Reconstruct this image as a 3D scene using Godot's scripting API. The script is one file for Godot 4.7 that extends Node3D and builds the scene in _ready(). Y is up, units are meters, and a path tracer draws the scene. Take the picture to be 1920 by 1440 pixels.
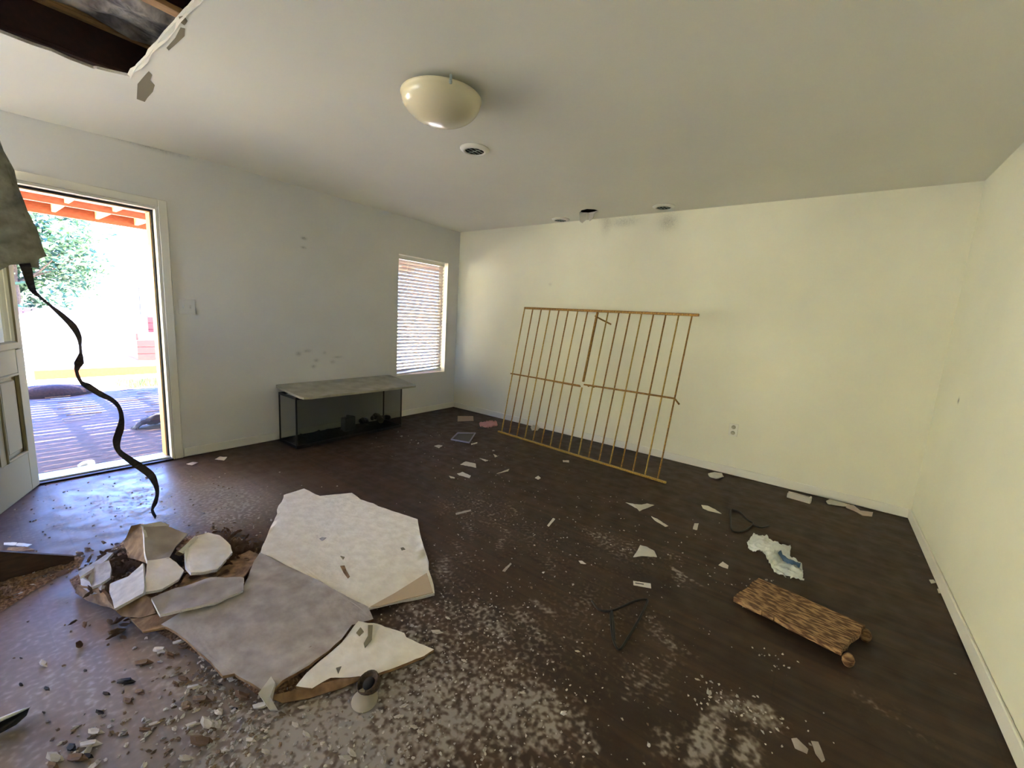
extends Node3D

var rng := RandomNumberGenerator.new()
var M := {}
var noise := FastNoiseLite.new()
const H := 2.44
const W := 4.9
const BACK := 6.5

# ---------------------------------------------------------------- mesh helpers
func mk() -> SurfaceTool:
	var st := SurfaceTool.new()
	st.begin(Mesh.PRIMITIVE_TRIANGLES)
	return st

func tri(st: SurfaceTool, a: Vector3, b: Vector3, c: Vector3, out_dir: Vector3, smooth := false, uv := 0) -> void:
	# front faces run clockwise: swap where the face would look away from out_dir
	var n := (a - c).cross(a - b)
	if n.dot(out_dir) < 0.0:
		var t := b
		b = c
		c = t
	st.set_smooth_group(0 if smooth else -1)
	for v: Vector3 in [a, b, c]:
		if uv == 1: st.set_uv(Vector2(v.x / 5.0, v.z / 5.0))
		elif uv == 2: st.set_uv(Vector2(v.z / 6.0, 1.0 - v.y / 2.5))
		elif uv == 3: st.set_uv(Vector2(v.x / 5.0, 1.0 - v.y / 2.5))
		else: st.set_uv(Vector2(v.x + v.z * 0.3, v.z + v.y))
		st.add_vertex(v)

func quad(st: SurfaceTool, a: Vector3, b: Vector3, c: Vector3, d: Vector3, out_dir: Vector3, smooth := false, uv := 0) -> void:
	tri(st, a, b, c, out_dir, smooth, uv)
	tri(st, a, c, d, out_dir, smooth, uv)

# a box with chamfered edges, centre c, full size s, turned by b
func box(st: SurfaceTool, c: Vector3, s: Vector3, b := Basis(), ch := 0.002, uv := 0) -> void:
	var h := s / 2.0
	ch = minf(ch, minf(h.x, minf(h.y, h.z)) * 0.6)
	var ax: Array[Vector3] = [Vector3(1, 0, 0), Vector3(0, 1, 0), Vector3(0, 0, 1)]
	for i in 3:
		var u := ax[(i + 1) % 3]
		var v := ax[(i + 2) % 3]
		var hu: float = h[(i + 1) % 3] - ch
		var hv: float = h[(i + 2) % 3] - ch
		for sg: float in [-1.0, 1.0]:
			var o := ax[i] * h[i] * sg
			quad(st, c + b * (o + u * hu + v * hv), c + b * (o - u * hu + v * hv), c + b * (o - u * hu - v * hv), c + b * (o + u * hu - v * hv), b * (ax[i] * sg), false, uv)
	if ch <= 0.0: return
	for i in 3:   # edges along axis i
		var j := (i + 1) % 3
		var k := (i + 2) % 3
		for sj: float in [-1.0, 1.0]:
			for sk: float in [-1.0, 1.0]:
				var p := ax[j] * h[j] * sj + ax[k] * (h[k] - ch) * sk
				var q := ax[j] * (h[j] - ch) * sj + ax[k] * h[k] * sk
				var e := ax[i] * (h[i] - ch)
				quad(st, c + b * (p + e), c + b * (q + e), c + b * (q - e), c + b * (p - e), b * (ax[j] * sj + ax[k] * sk), false, uv)
	for sx: float in [-1.0, 1.0]:
		for sy: float in [-1.0, 1.0]:
			for sz: float in [-1.0, 1.0]:
				var g := Vector3(sx, sy, sz)
				tri(st, c + b * (g * (h - Vector3(0, ch, ch))), c + b * (g * (h - Vector3(ch, 0, ch))), c + b * (g * (h - Vector3(ch, ch, 0))), b * g, false, uv)

func bx(st: SurfaceTool, x0: float, x1: float, y0: float, y1: float, z0: float, z1: float, ch := 0.002, uv := 0) -> void:
	box(st, Vector3(x0 + x1, y0 + y1, z0 + z1) / 2.0, Vector3(x1 - x0, y1 - y0, z1 - z0), Basis(), ch, uv)

func tube(st: SurfaceTool, pts: Array, r: Variant, sides := 8) -> void:
	var rings := []
	var up := Vector3(0.13, 1, 0.21).normalized()
	for i in pts.size():
		var p: Vector3 = pts[i]
		var d: Vector3 = (pts[mini(i + 1, pts.size() - 1)] - pts[maxi(i - 1, 0)]).normalized()
		var u := d.cross(up)
		if u.length() < 0.05: u = d.cross(Vector3(1, 0, 0))
		u = u.normalized()
		var v := d.cross(u)
		var rad: float = r[i] if r is Array else r
		var ring := []
		for k in sides:
			var a := TAU * k / sides
			ring.append(p + (u * cos(a) + v * sin(a)) * rad)
		rings.append(ring)
	for i in rings.size() - 1:
		for k in sides:
			var n := (k + 1) % sides
			quad(st, rings[i][k], rings[i][n], rings[i + 1][n], rings[i + 1][k], rings[i][k] + rings[i][n] - pts[i] * 2.0, true)
	for e: int in [0, rings.size() - 1]:
		var o: Vector3 = pts[e] - pts[1 if e == 0 else e - 1]
		for k in sides:
			tri(st, pts[e], rings[e][k], rings[e][(k + 1) % sides], o)

# profile of (radius, y), turned round the y axis of xf
func lathe(st: SurfaceTool, prof: Array, segs: int, xf: Transform3D, smooth := true) -> void:
	for i in prof.size() - 1:
		var p: Vector2 = prof[i]
		var q: Vector2 = prof[i + 1]
		var mid := Vector2(q.y - p.y, p.x - q.x)   # outward for a profile that runs upward
		for k in segs:
			var a := TAU * k / segs
			var b := TAU * (k + 1) / segs
			var o := Vector3(cos((a + b) / 2) * mid.x, mid.y, sin((a + b) / 2) * mid.x)
			var p0 := xf * Vector3(cos(a) * p.x, p.y, sin(a) * p.x)
			var p1 := xf * Vector3(cos(b) * p.x, p.y, sin(b) * p.x)
			var q0 := xf * Vector3(cos(a) * q.x, q.y, sin(a) * q.x)
			var q1 := xf * Vector3(cos(b) * q.x, q.y, sin(b) * q.x)
			if p.x > 1e-5: tri(st, p0, p1, q0, xf.basis * o, smooth)
			if q.x > 1e-5: tri(st, p1, q1, q0, xf.basis * o, smooth)

# triangles of a polygon of Vector3, found in its own plane and split n times
func split_poly(poly: Array, n: int) -> Array:
	var nrm := Vector3()
	for i in poly.size():
		nrm += (poly[i] as Vector3).cross(poly[(i + 1) % poly.size()])
	nrm = nrm.normalized()
	var u := nrm.cross(Vector3(0.3, 0.2, 1)).normalized()
	var v := nrm.cross(u)
	var flat := PackedVector2Array()
	for p: Vector3 in poly: flat.append(Vector2(p.dot(u), p.dot(v)) * 100.0)
	var ids := Geometry2D.triangulate_polygon(flat)
	if ids.is_empty(): print("empty ", poly)
	var tris := []
	for i in range(0, ids.size(), 3): tris.append([poly[ids[i]], poly[ids[i + 1]], poly[ids[i + 2]]])
	for k in n:
		var fine := []
		for t: Array in tris:
			var ab: Vector3 = (t[0] + t[1]) / 2.0
			var bc: Vector3 = (t[1] + t[2]) / 2.0
			var ca: Vector3 = (t[2] + t[0]) / 2.0
			fine.append_array([[t[0], ab, ca], [ab, t[1], bc], [ca, bc, t[2]], [ab, bc, ca]])
		tris = fine
	return tris

func key(p: Vector3) -> Vector3i: return Vector3i((p * 20000.0).round())

# a thin board or paper after a polygon: [face mesh tool, edge-and-back mesh tool]
func sheet(poly: Array, thick: float, n: int, bump := 0.0, freq := 6.0, side := Vector3.UP, curl: Variant = null, face_st: SurfaceTool = null, rest_st: SurfaceTool = null) -> Array:
	var tris := split_poly(poly, n)
	var face := face_st if face_st else mk()
	var rest := rest_st if rest_st else mk()
	var nrm := Vector3()
	for i in poly.size(): nrm += (poly[i] as Vector3).cross(poly[(i + 1) % poly.size()])
	nrm = nrm.normalized()
	if nrm.dot(side) < 0: nrm = -nrm
	var moved := {}
	var edges := {}
	for t: Array in tris:
		for i in 3:
			var k := key(t[i])
			if not moved.has(k):
				var p: Vector3 = t[i]
				var q := p + nrm * bump * noise.get_noise_3d(p.x * freq * 10, p.y * freq * 10, p.z * freq * 10)
				if curl != null: q = curl.call(q)
				moved[k] = q
			var e := [k, key(t[(i + 1) % 3])]
			var back := [e[1], e[0]]
			if edges.has(back): edges.erase(back)
			else: edges[e] = t
	for t: Array in tris:
		var a: Vector3 = moved[key(t[0])]
		var b: Vector3 = moved[key(t[1])]
		var c: Vector3 = moved[key(t[2])]
		tri(face, a, b, c, nrm, true)
		tri(rest, a - nrm * thick, b - nrm * thick, c - nrm * thick, -nrm, true)
	for e: Array in edges:
		var a: Vector3 = moved[e[0]]
		var b: Vector3 = moved[e[1]]
		var t: Array = edges[e]
		var mid: Vector3 = (t[0] + t[1] + t[2]) / 3.0
		quad(rest, a, b, b - nrm * thick, a - nrm * thick, (a + b) / 2.0 - mid)
	return [face, rest]

# the same as one closed mesh
func solid(poly: Array, thick: float, n: int, bump := 0.0, freq := 6.0, side := Vector3.UP, curl: Variant = null) -> Array:
	var st := mk()
	return sheet(poly, thick, n, bump, freq, side, curl, st, st)

# flat number lists to points
func v3(l: Array) -> Array:
	var r := []
	for i in range(0, l.size(), 3): r.append(Vector3(l[i], l[i + 1], l[i + 2]))
	return r

func flat_at(l: Array, y: float) -> Array:
	var r := []
	for i in range(0, l.size(), 2): r.append(Vector3(l[i], y, l[i + 1]))
	return r

# ragged outline: extra points between the corners, pushed aside
func ragged(poly: Array, step: float, amp: float) -> Array:
	var r := []
	for i in poly.size():
		var a: Vector3 = poly[i]
		var b: Vector3 = poly[(i + 1) % poly.size()]
		var n := maxi(1, int(a.distance_to(b) / step))
		var s := (b - a).cross(Vector3.UP).normalized()
		for k in n:
			var p := a.lerp(b, float(k) / n)
			r.append(p if k == 0 else p + s * rng.randf_range(-amp, amp))
	return r

# ---------------------------------------------------------------- object helpers
func obj(called: String, st: SurfaceTool, mat: Material, parent: Node = self) -> MeshInstance3D:
	st.generate_normals()
	var mesh := st.commit()
	var base := Vector3()
	if parent == self:
		var bb := mesh.get_aabb()
		base = Vector3(bb.get_center().x, bb.position.y, bb.get_center().z)
		var st2 := SurfaceTool.new()
		st2.append_from(mesh, 0, Transform3D(Basis(), -base))
		mesh = st2.commit()
	return inst(called, mesh, mat, base, parent)

func inst(called: String, mesh: Mesh, mat: Material, at := Vector3.ZERO, parent: Node = self) -> MeshInstance3D:
	var o := MeshInstance3D.new()
	o.mesh = mesh
	o.material_override = mat
	o.position = at
	put(o, called, parent)
	return o

func put(o: Node, called: String, parent: Node) -> void:
	var n := called
	var k := 1
	while parent.has_node(NodePath(n)):
		n = "%s_%03d" % [called, k]
		k += 1
	o.name = n
	parent.add_child(o, true)

func tag(o: Node, label: String, category: String, group := "") -> Node:
	o.set_meta("label", label)
	o.set_meta("category", category)
	if group: o.set_meta("group", group)
	return o

func thing(called: String, label: String, category: String, group := "") -> Node3D:
	var o := Node3D.new()
	put(o, called, self)
	tag(o, label, category, group)
	return o

# move a thing's origin to the middle of its underside
func settle(o: Node3D) -> void:
	var bb := AABB()
	var first := true
	for c in o.get_children():
		if c is MeshInstance3D:
			var b: AABB = c.transform * c.mesh.get_aabb()
			bb = b if first else bb.merge(b)
			first = false
	var base := Vector3(bb.get_center().x, bb.position.y, bb.get_center().z)
	o.position = base
	for c in o.get_children():
		c.position -= base

func structure(o: Node, label := "", category := "") -> Node:
	o.set_meta("kind", "structure")
	if label: o.set_meta("label", label)
	if category: o.set_meta("category", category)
	return o

func scatter(called: String, mesh: Mesh, mat: Material, xs: Array, parent: Node = self, colors: Array = []) -> MultiMeshInstance3D:
	var mm := MultiMesh.new()
	mm.transform_format = MultiMesh.TRANSFORM_3D
	mm.use_colors = not colors.is_empty()
	mm.mesh = mesh
	mm.instance_count = xs.size()
	for i in xs.size():
		mm.set_instance_transform(i, xs[i])
		if not colors.is_empty(): mm.set_instance_color(i, colors[i])
	var o := MultiMeshInstance3D.new()
	o.multimesh = mm
	o.material_override = mat
	o.set_meta("kind", "stuff")
	put(o, called, parent)
	return o

# ---------------------------------------------------------------- materials
func mat(c: Color, rough := 0.8, metal := 0.0) -> StandardMaterial3D:
	var m := StandardMaterial3D.new()
	m.albedo_color = c
	m.roughness = rough
	m.metallic = metal
	return m

func noise_img(size: Vector2i, freq: float, type: int, seed_: int, oct := 4) -> Image:
	var n := FastNoiseLite.new()
	n.noise_type = type
	n.seed = seed_
	n.frequency = freq
	n.fractal_octaves = oct
	return n.get_seamless_image(size.x, size.y)

# two-tone mottled triplanar material
func mottled(a: Color, b: Color, freq: float, scale: Vector3, rough: float, bump := 0.0, seed_ := 1, contrast := 1.0) -> StandardMaterial3D:
	var im := noise_img(Vector2i(256, 256), freq, FastNoiseLite.TYPE_SIMPLEX, seed_, 5)
	var h := ImageTexture.create_from_image(im)
	var d := im.get_data()
	var o := PackedByteArray()
	o.resize(d.size() * 3)
	for i in d.size():
		var t := clampf((d[i] / 255.0 - 0.5) * contrast + 0.5, 0, 1)
		var c := a.lerp(b, t)
		o[i * 3] = int(c.r * 255)
		o[i * 3 + 1] = int(c.g * 255)
		o[i * 3 + 2] = int(c.b * 255)
	var m := mat(Color.WHITE, rough)
	m.albedo_texture = ImageTexture.create_from_image(Image.create_from_data(256, 256, false, Image.FORMAT_RGB8, o))
	m.uv1_triplanar = true
	m.uv1_scale = scale
	if bump > 0.0:
		m.heightmap_enabled = true
		m.heightmap_texture = h
		m.heightmap_scale = bump
	return m

func gauss(f: PackedFloat32Array, n: int, x: float, z: float, rx: float, rz: float, ang: float, k: float) -> void:
	var r := maxf(rx, rz) * 2.2
	var s := n / 5.0
	var ca := cos(ang)
	var sa := sin(ang)
	for j in range(maxi(0, int((z - r) * s)), mini(n, int((z + r) * s) + 1)):
		for i in range(maxi(0, int((x - r) * s)), mini(n, int((x + r) * s) + 1)):
			var dx := i / s - x
			var dz := j / s - z
			var u := (dx * ca + dz * sa) / rx
			var v := (-dx * sa + dz * ca) / rz
			f[j * n + i] += k * exp(-(u * u + v * v))

# dark laminate with plaster dust trodden over it, 5 m x 5 m; the alpha channel holds the roughness
func floor_texture() -> ImageTexture:
	var n := 2048
	var q := 512
	var f := PackedFloat32Array()
	f.resize(q * q)
	# broad films of dust: x, z, radius x, radius z, turn, strength
	for g: Array in DUST:
		gauss(f, q, g[0], g[1], g[2], g[3], g[4], g[5])
	# ribbed shoe prints
	for g: Array in PRINTS:
		var x: float = g[0]
		var z: float = g[1]
		var a: float = g[2]
		for r in range(-5, 6):
			gauss(f, q, x + cos(a) * r * 0.024, z + sin(a) * r * 0.024, 0.007, 0.042 - absf(r) * 0.003, a, g[3])
	# drag streaks: x0, z0, x1, z1, strength
	for g: Array in STREAKS:
		var m := int(Vector2(g[0] - g[2], g[1] - g[3]).length() / 0.012) + 1
		for k in m:
			var t := float(k) / m
			gauss(f, q, lerpf(g[0], g[2], t) + rng.randf_range(-0.004, 0.004), lerpf(g[1], g[3], t), g[5], g[5], 0, g[4] * rng.randf_range(0.3, 1.0))
	var b := PackedByteArray()
	b.resize(q * q)
	for i in q * q: b[i] = int(clampf(f[i], 0, 1) * 255)
	var film := Image.create_from_data(q, q, false, Image.FORMAT_L8, b)
	film.resize(n, n, Image.INTERPOLATE_BILINEAR)
	var fd := film.get_data()
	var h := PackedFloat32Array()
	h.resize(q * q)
	for g: Array in DOOR_LIT_FILM: gauss(h, q, g[0], g[1], g[2], g[3], g[4], g[5])
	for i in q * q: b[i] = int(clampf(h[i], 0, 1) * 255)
	var door_lit_film := Image.create_from_data(q, q, false, Image.FORMAT_L8, b)
	door_lit_film.resize(n, n, Image.INTERPOLATE_BILINEAR)
	var hd := door_lit_film.get_data()
	var spec := noise_img(Vector2i(1024, 1024), 0.15, FastNoiseLite.TYPE_SIMPLEX, 5, 4)
	spec.resize(n, n, Image.INTERPOLATE_BILINEAR)
	var sd := spec.get_data()
	var cell := noise_img(Vector2i(1024, 1024), 0.05, FastNoiseLite.TYPE_PERLIN, 9, 3)
	cell.resize(n, n, Image.INTERPOLATE_BILINEAR)
	var cd := cell.get_data()
	var gr := noise_img(Vector2i(64, 1024), 0.09, FastNoiseLite.TYPE_SIMPLEX, 12, 4)
	gr.resize(n, n, Image.INTERPOLATE_CUBIC)
	var gd := gr.get_data()
	var o := PackedByteArray()
	o.resize(n * n * 4)
	var p := 0
	var plank := n * 0.16 / 5.0
	for j in n:
		var row := int(j / plank)
		var seam := 0.8 if fmod(j, plank) < 1.6 else 1.0
		var tone := 0.9 + 0.2 * fmod(row * 0.618, 1.0)
		var shift := int(fmod(row * 0.377, 1.0) * n)
		for i in n:
			var k := j * n + i
			var d: float = fd[k] / 255.0
			var s: float = (sd[k] - 118.0) / 90.0 + (cd[k] - 128.0) / 200.0
			var dust := clampf(d * 0.95 + s * 0.62 - 0.40, 0.0, 1.0) * minf(1.0, d * 2.2) + d * 0.16
			var g: float = (0.8 + gd[j * n + ((i + shift) & 2047)] / 640.0) * tone * seam
			if (i + shift) % 512 < 2: g *= 0.85
			var matt := clampf(dust * 1.6, 0, 1)
			dust = minf(dust + (hd[k] / 255.0) * (0.62 + s * 0.06), 0.92)  # paler floor colour carries both even dust and painted door light
			o[p] = int(lerpf(54.0 * g, 168.0, dust))
			o[p + 1] = int(lerpf(37.0 * g, 160.0, dust))
			o[p + 2] = int(lerpf(24.0 * g, 150.0, dust))
			o[p + 3] = int(lerpf(lerpf(155.0, 98.0, hd[k] / 255.0) + (cd[k] - 128) * 0.3, 215.0, matt))
			p += 4
	return ImageTexture.create_from_image(Image.create_from_data(n, n, false, Image.FORMAT_RGBA8, o))

# painted wall with its own smudges: list of [u, v, ru, rv, strength] in texture shares
func wall_texture(base: Color, marks: Array, seed_: int) -> ImageTexture:
	var w := 1024
	var h := 512
	var nd := noise_img(Vector2i(w, h), 0.004, FastNoiseLite.TYPE_SIMPLEX, seed_, 4).get_data()
	var f := PackedFloat32Array()
	f.resize(w * h)
	for g: Array in marks:
		var cx: float = g[0] * w
		var cy: float = g[1] * h
		var rx: float = g[2] * w
		var ry: float = g[3] * h
		for j in range(maxi(0, int(cy - ry * 2)), mini(h, int(cy + ry * 2) + 1)):
			for i in range(maxi(0, int(cx - rx * 2)), mini(w, int(cx + rx * 2) + 1)):
				var e := exp(-pow((i - cx) / rx, 2) - pow((j - cy) / ry, 2))
				f[j * w + i] += g[4] * e * (0.4 + 0.6 * absf(noise.get_noise_2d(i * 9.0, j * 9.0)) * 3.0)
	var o := PackedByteArray()
	o.resize(w * h * 3)
	for i in w * h:
		var k := (1.0 + (nd[i] - 128) / 128.0 * 0.02) * (1.0 - clampf(f[i], 0, 0.7))
		o[i * 3] = int(minf(base.r * k, 1) * 255)
		o[i * 3 + 1] = int(minf(base.g * k, 1) * 255)
		o[i * 3 + 2] = int(minf(base.b * k, 1) * 255)
	return ImageTexture.create_from_image(Image.create_from_data(w, h, false, Image.FORMAT_RGB8, o))

func peel() -> ImageTexture:
	return ImageTexture.create_from_image(noise_img(Vector2i(512, 512), 0.06, FastNoiseLite.TYPE_SIMPLEX, 31, 2))

func paint(base: Color, marks: Array, seed_: int, bump: Texture2D) -> StandardMaterial3D:
	var m := mat(Color.WHITE, 0.62)
	m.albedo_texture = wall_texture(base, marks, seed_)
	return m

# films of plaster dust on the floor
const DUST := [
	[3.089, 3.657, .28, .2, .4, .5], [3.177, 3.424, .25, .2, 0, .55], [3.282, 3.648, .25, .16, .3, .5], [3.394, 3.399, .22, .2, 0, .55], [3.455, 3.187, .2, .2, 0, .42],
	[3.66, 3.222, .16, .14, 0, .55], [3.169, 3.01, .25, .2, 0, .4], [2.711, 2.837, .3, .25, 0, .4], [3.087, 3.792, .2, .14, 0, .42], [2.972, 3.907, .2, .12, 0, .35], [2.952, 3.243, .2, .2, 0, .5],
	[2.937, 2.251, .35, .25, 0, .3], [2.519, 2.162, .3, .3, 0, .28], [2.182, 2.131, .3, .3, 0, .25], [3.5, 2.529, .25, .2, 0, .3], [3.456, 2.009, .25, .25, 0, .3],
	[3.755, 2.045, .11, .04, .9, .5], [3.65, 1.829, .09, .05, .7, .4], [3.471, 2.787, .2, .2, 0, .28], [3.809, 2.533, .15, .05, .8, .45], [3.817, 2.816, .2, .15, 0, .22],
	[4.139, 2.702, .1, .05, .2, .75], [4.076, 2.784, .04, .05, 0, .7], [4.221, 2.686, .05, .06, .4, .7], [4.089, 2.93, .05, .09, -.3, .55], [4.181, 2.875, .05, .09, -.2, .5], [3.968, 3.009, .05, .09, .3, .5],
	[.71, 3.919, .5, .5, 0, .22], [.83, 3.476, .5, .4, 0, .25], [1.341, 3.307, .4, .4, 0, .28], [2.298, 4.061, .6, .4, 0, .2], [1.128, 2.442, .3, .2, .4, .22], [.522, 2.497, .35, .2, 0, .2],
	[.688, 1.827, .4, .12, .3, .3], [3.284, 1.925, .2, .1, 0, .35], [4.274, 2.39, .4, .3, 0, .05], [4.568, 2.352, .2, .1, .5, .12],
]
# even dust film plus the doorway's light, painted as paler floor: x, z, radius x, radius z, turn, strength
const DOOR_LIT_FILM := [
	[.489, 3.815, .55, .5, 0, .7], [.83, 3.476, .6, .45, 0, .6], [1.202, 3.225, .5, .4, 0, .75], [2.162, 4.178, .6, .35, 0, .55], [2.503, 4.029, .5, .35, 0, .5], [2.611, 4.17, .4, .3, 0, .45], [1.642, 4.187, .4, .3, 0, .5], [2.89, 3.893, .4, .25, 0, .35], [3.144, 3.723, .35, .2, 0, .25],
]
const PRINTS := [
	[2.59, 2.455, .7, .5], [2.801, 2.387, 1.1, .55], [2.702, 2.647, .5, .45], [2.758, 2.827, .8, .5], [3.171, 2.429, .9, .45], [3.803, 2.818, 1.5, .6], [3.886, 2.757, 1.4, .6],
	[3.154, 2.971, .3, .5], [3.317, 2.854, .4, .55], [3.257, 2.933, 1.2, .5], [3.594, 3.179, .6, .6], [3.691, 3.135, .4, .6], [2.226, 2.335, .8, .35], [2.295, 2.019, 1.0, .35], [2.576, 1.992, .6, .35], [3.178, 1.935, .4, .35],
]
const STREAKS := [
	[4.065, 2.818, 4.062, 3.037, .5, .02], [4.048, 2.833, 4.046, 3.051, .45, .014], [4.1, 2.802, 4.117, 2.991, .4, .014], [4.163, 2.822, 4.185, 2.934, .42, .018], [4.192, 2.785, 4.22, 2.906, .42, .018],
	[4.073, 2.772, 4.127, 2.677, .6, .012], [4.127, 2.677, 4.224, 2.631, .6, .012], [4.224, 2.631, 4.251, 2.712, .6, .012], [3.922, 2.977, 3.997, 3.05, .4, .008], [3.94, 2.949, 3.996, 3.008, .4, .008],
	[2.137, 1.29, 2.375, 1.654, .3, .01], [2.54, 1.775, 2.68, 2.006, .2, .012], [3.713, 2.905, 3.776, 2.997, .35, .008], [3.331, 3.01, 3.435, 3.129, .4, .009], [3.828, 2.557, 4.009, 2.55, .4, .01],
	[4.461, 2.326, 4.698, 2.419, .12, .02], [4.782, .697, 4.879, .732, .4, .012], [3.226, 2.723, 3.382, 2.732, .4, .016], [3.691, 1.972, 3.873, 2.03, .5, .014], [.862, 1.632, .77, 2.227, .3, .012],
]

func _ready() -> void:
	rng.seed = 7
	noise.seed = 3
	noise.frequency = 0.1
	noise.fractal_octaves = 3
	# ------------------------------------------------ camera
	var cam := Camera3D.new()
	cam.name = "camera"
	add_child(cam)
	cam.position = Vector3(4.2076, 1.3336, 4.2864)
	cam.rotation = Vector3(-0.1573, 0.6374, 0.0616)
	cam.keep_aspect = Camera3D.KEEP_HEIGHT
	cam.fov = 85.21
	cam.near = 0.02
	cam.far = 300.0
	# ------------------------------------------------ sky, sun, exposure
	var env := Environment.new()
	env.background_mode = Environment.BG_SKY
	var sm := ProceduralSkyMaterial.new()
	sm.sky_top_color = Color(0.30, 0.50, 0.95)
	sm.sky_horizon_color = Color(0.64, 0.79, 1.0)
	sm.sky_curve = 0.2
	sm.ground_bottom_color = Color(0.4, 0.42, 0.35)
	sm.ground_horizon_color = Color(0.6, 0.62, 0.55)
	sm.sun_angle_max = 1.0
	var sky := Sky.new()
	sky.sky_material = sm
	env.sky = sky
	env.background_energy_multiplier = 11.0
	env.tonemap_mode = Environment.TONE_MAPPER_LINEAR
	env.tonemap_exposure = 3.6
	env.sdfgi_enabled = true
	env.ssao_enabled = true
	env.ssil_enabled = true
	var we := WorldEnvironment.new()
	we.name = "world"
	we.environment = env
	add_child(we)
	var sun := DirectionalLight3D.new()
	sun.name = "sun"
	sun.light_color = Color(1.0, 0.95, 0.86)
	sun.light_energy = 14.0
	sun.light_angular_distance = 0.53
	sun.shadow_enabled = true
	add_child(sun)
	sun.basis = Basis.looking_at(-Vector3(0.0, 1.0, -0.42).normalized(), Vector3(1, 0, 0))

	materials()
	shell()
	openings()
	ceiling_hole()
	fixtures()
	fish_tank()
	railing()
	drywall_heap()
	hanging()
	board_and_cloth()
	scraps()
	crumbs()
	outdoors()

func materials() -> void:
	M.wall_left = paint(Color(0.86, 0.856, 0.842), [[.358, .21, .004, .005, .3], [.359, .245, .004, .004, .22], [.37, .66, .004, .008, .22], [.355, .65, .006, .006, .16], [.34, .69, .004, .006, .2], [.345, .715, .004, .006, .2], [.3, .68, .008, .004, .16], [.31, .70, .004, .006, .14], [.325, .66, .003, .006, .14], [.52, .49, .004, .01, .15], [.66, .03, .02, .01, .4], [.55, .03, .04, .008, .2]], 41, null)  # base darker than the other walls: part of its shade is painted in
	M.wall_back = paint(Color(0.91, 0.90, 0.822), [[.47, .045, .03, .02, .16], [.56, .06, .018, .03, .18], [.43, .05, .01, .04, .12], [.3, .3, .004, .006, .1]], 42, null)
	M.wall_right = paint(Color(0.905, 0.902, 0.822), [[.1, .6, .0025, .006, .5], [.4, .5, .003, .004, .2]], 43, null)
	M.ceiling = mottled(Color(0.895, 0.885, 0.832), Color(0.91, 0.90, 0.847), 0.01, Vector3(0.35, 0.35, 0.35), 0.75, 0.0, 8)
	M.trim = mat(Color(0.90, 0.89, 0.845), 0.45)
	M.floor = mat(Color.WHITE, 1.0)
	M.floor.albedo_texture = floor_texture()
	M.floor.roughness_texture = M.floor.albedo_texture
	M.floor.roughness_texture_channel = BaseMaterial3D.TEXTURE_CHANNEL_ALPHA
	M.floor.metallic_specular = 0.45
	M.joist_web = mottled(Color(0.16, 0.075, 0.05), Color(0.24, 0.12, 0.08), 0.03, Vector3(3, 3, 3), 0.8, 0.0, 4)
	M.flange = mottled(Color(0.62, 0.47, 0.30), Color(0.72, 0.57, 0.40), 0.03, Vector3(6, 6, 1), 0.8, 0.0, 6)
	M.plastic = mottled(Color(0.34, 0.32, 0.31), Color(0.82, 0.79, 0.72), 0.012, Vector3(1.5, 1.5, 1.5), 0.3, 2.0, 15, 2.2)
	M.ply = mottled(Color(0.45, 0.36, 0.25), Color(0.58, 0.47, 0.33), 0.02, Vector3(2, 2, 2), 0.85, 0.0, 16)
	M.paper = mat(Color(0.80, 0.78, 0.73), 0.8)
	M.gypsum = mottled(Color(0.76, 0.74, 0.70), Color(0.88, 0.86, 0.83), 0.05, Vector3(8, 8, 8), 0.95, 0.15, 21)
	M.face = mottled(Color(0.90, 0.87, 0.80), Color(0.95, 0.925, 0.865), 0.025, Vector3(1.6, 1.6, 1.6), 0.6, 0.25, 22, 1.5)
	M.backing = mottled(Color(0.58, 0.545, 0.51), Color(0.71, 0.675, 0.64), 0.02, Vector3(1.7, 1.7, 1.7), 0.85, 0.3, 23, 1.1)
	M.dull = mottled(Color(.60, .58, .57), Color(.74, .72, .70), .025, Vector3(3, 3, 3), .85, .2, 64)
	M.tanpaper = mat(Color(.74, .66, .54), .85)
	M.kraft = mottled(Color(0.42, 0.32, 0.22), Color(0.60, 0.48, 0.34), 0.02, Vector3(3, 3, 3), 0.9, 0.4, 24, 1.6)
	M.wool = mottled(Color(0.36, 0.26, 0.17), Color(0.62, 0.49, 0.36), 0.05, Vector3(4, 4, 4), 0.95, 1.0, 25, 1.8)
	M.rust = mottled(Color(0.66, 0.51, 0.20), Color(0.44, 0.29, 0.11), 0.03, Vector3(7, 7, 7), 0.5, 0.05, 26, 2.4)
	M.rust.metallic = 0.35
	M.brass = mottled(Color(0.74, 0.63, 0.31), Color(0.56, 0.43, 0.19), 0.03, Vector3(7, 7, 7), 0.42, 0.0, 27, 2.0)
	M.brass.metallic = 0.4
	M.black = mat(Color(0.045, 0.043, 0.045), 0.5)
	M.void = mat(Color(0.02, 0.02, 0.02), 0.9)
	M.strap = mottled(Color(0.10, 0.095, 0.10), Color(0.20, 0.17, 0.16), 0.03, Vector3(9, 9, 9), 0.75, 0.0, 28)
	M.felt2 = mat(Color(.50, .47, .38), .9)
	M.felt = mottled(Color(0.50, 0.50, 0.45), Color(0.66, 0.65, 0.59), 0.02, Vector3(2, 2, 2), 0.9, 1.2, 29, 1.6)
	M.door = mat(Color(0.56, 0.53, 0.40), 0.9)
	M.door.metallic_specular = 0.25
	M.aluminium = mat(Color(0.72, 0.76, 0.74), 0.35, 0.7)
	M.jamb = mottled(Color(0.72, 0.52, 0.30), Color(0.82, 0.64, 0.40), 0.02, Vector3(6, 1, 6), 0.6, 0.0, 30)
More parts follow.
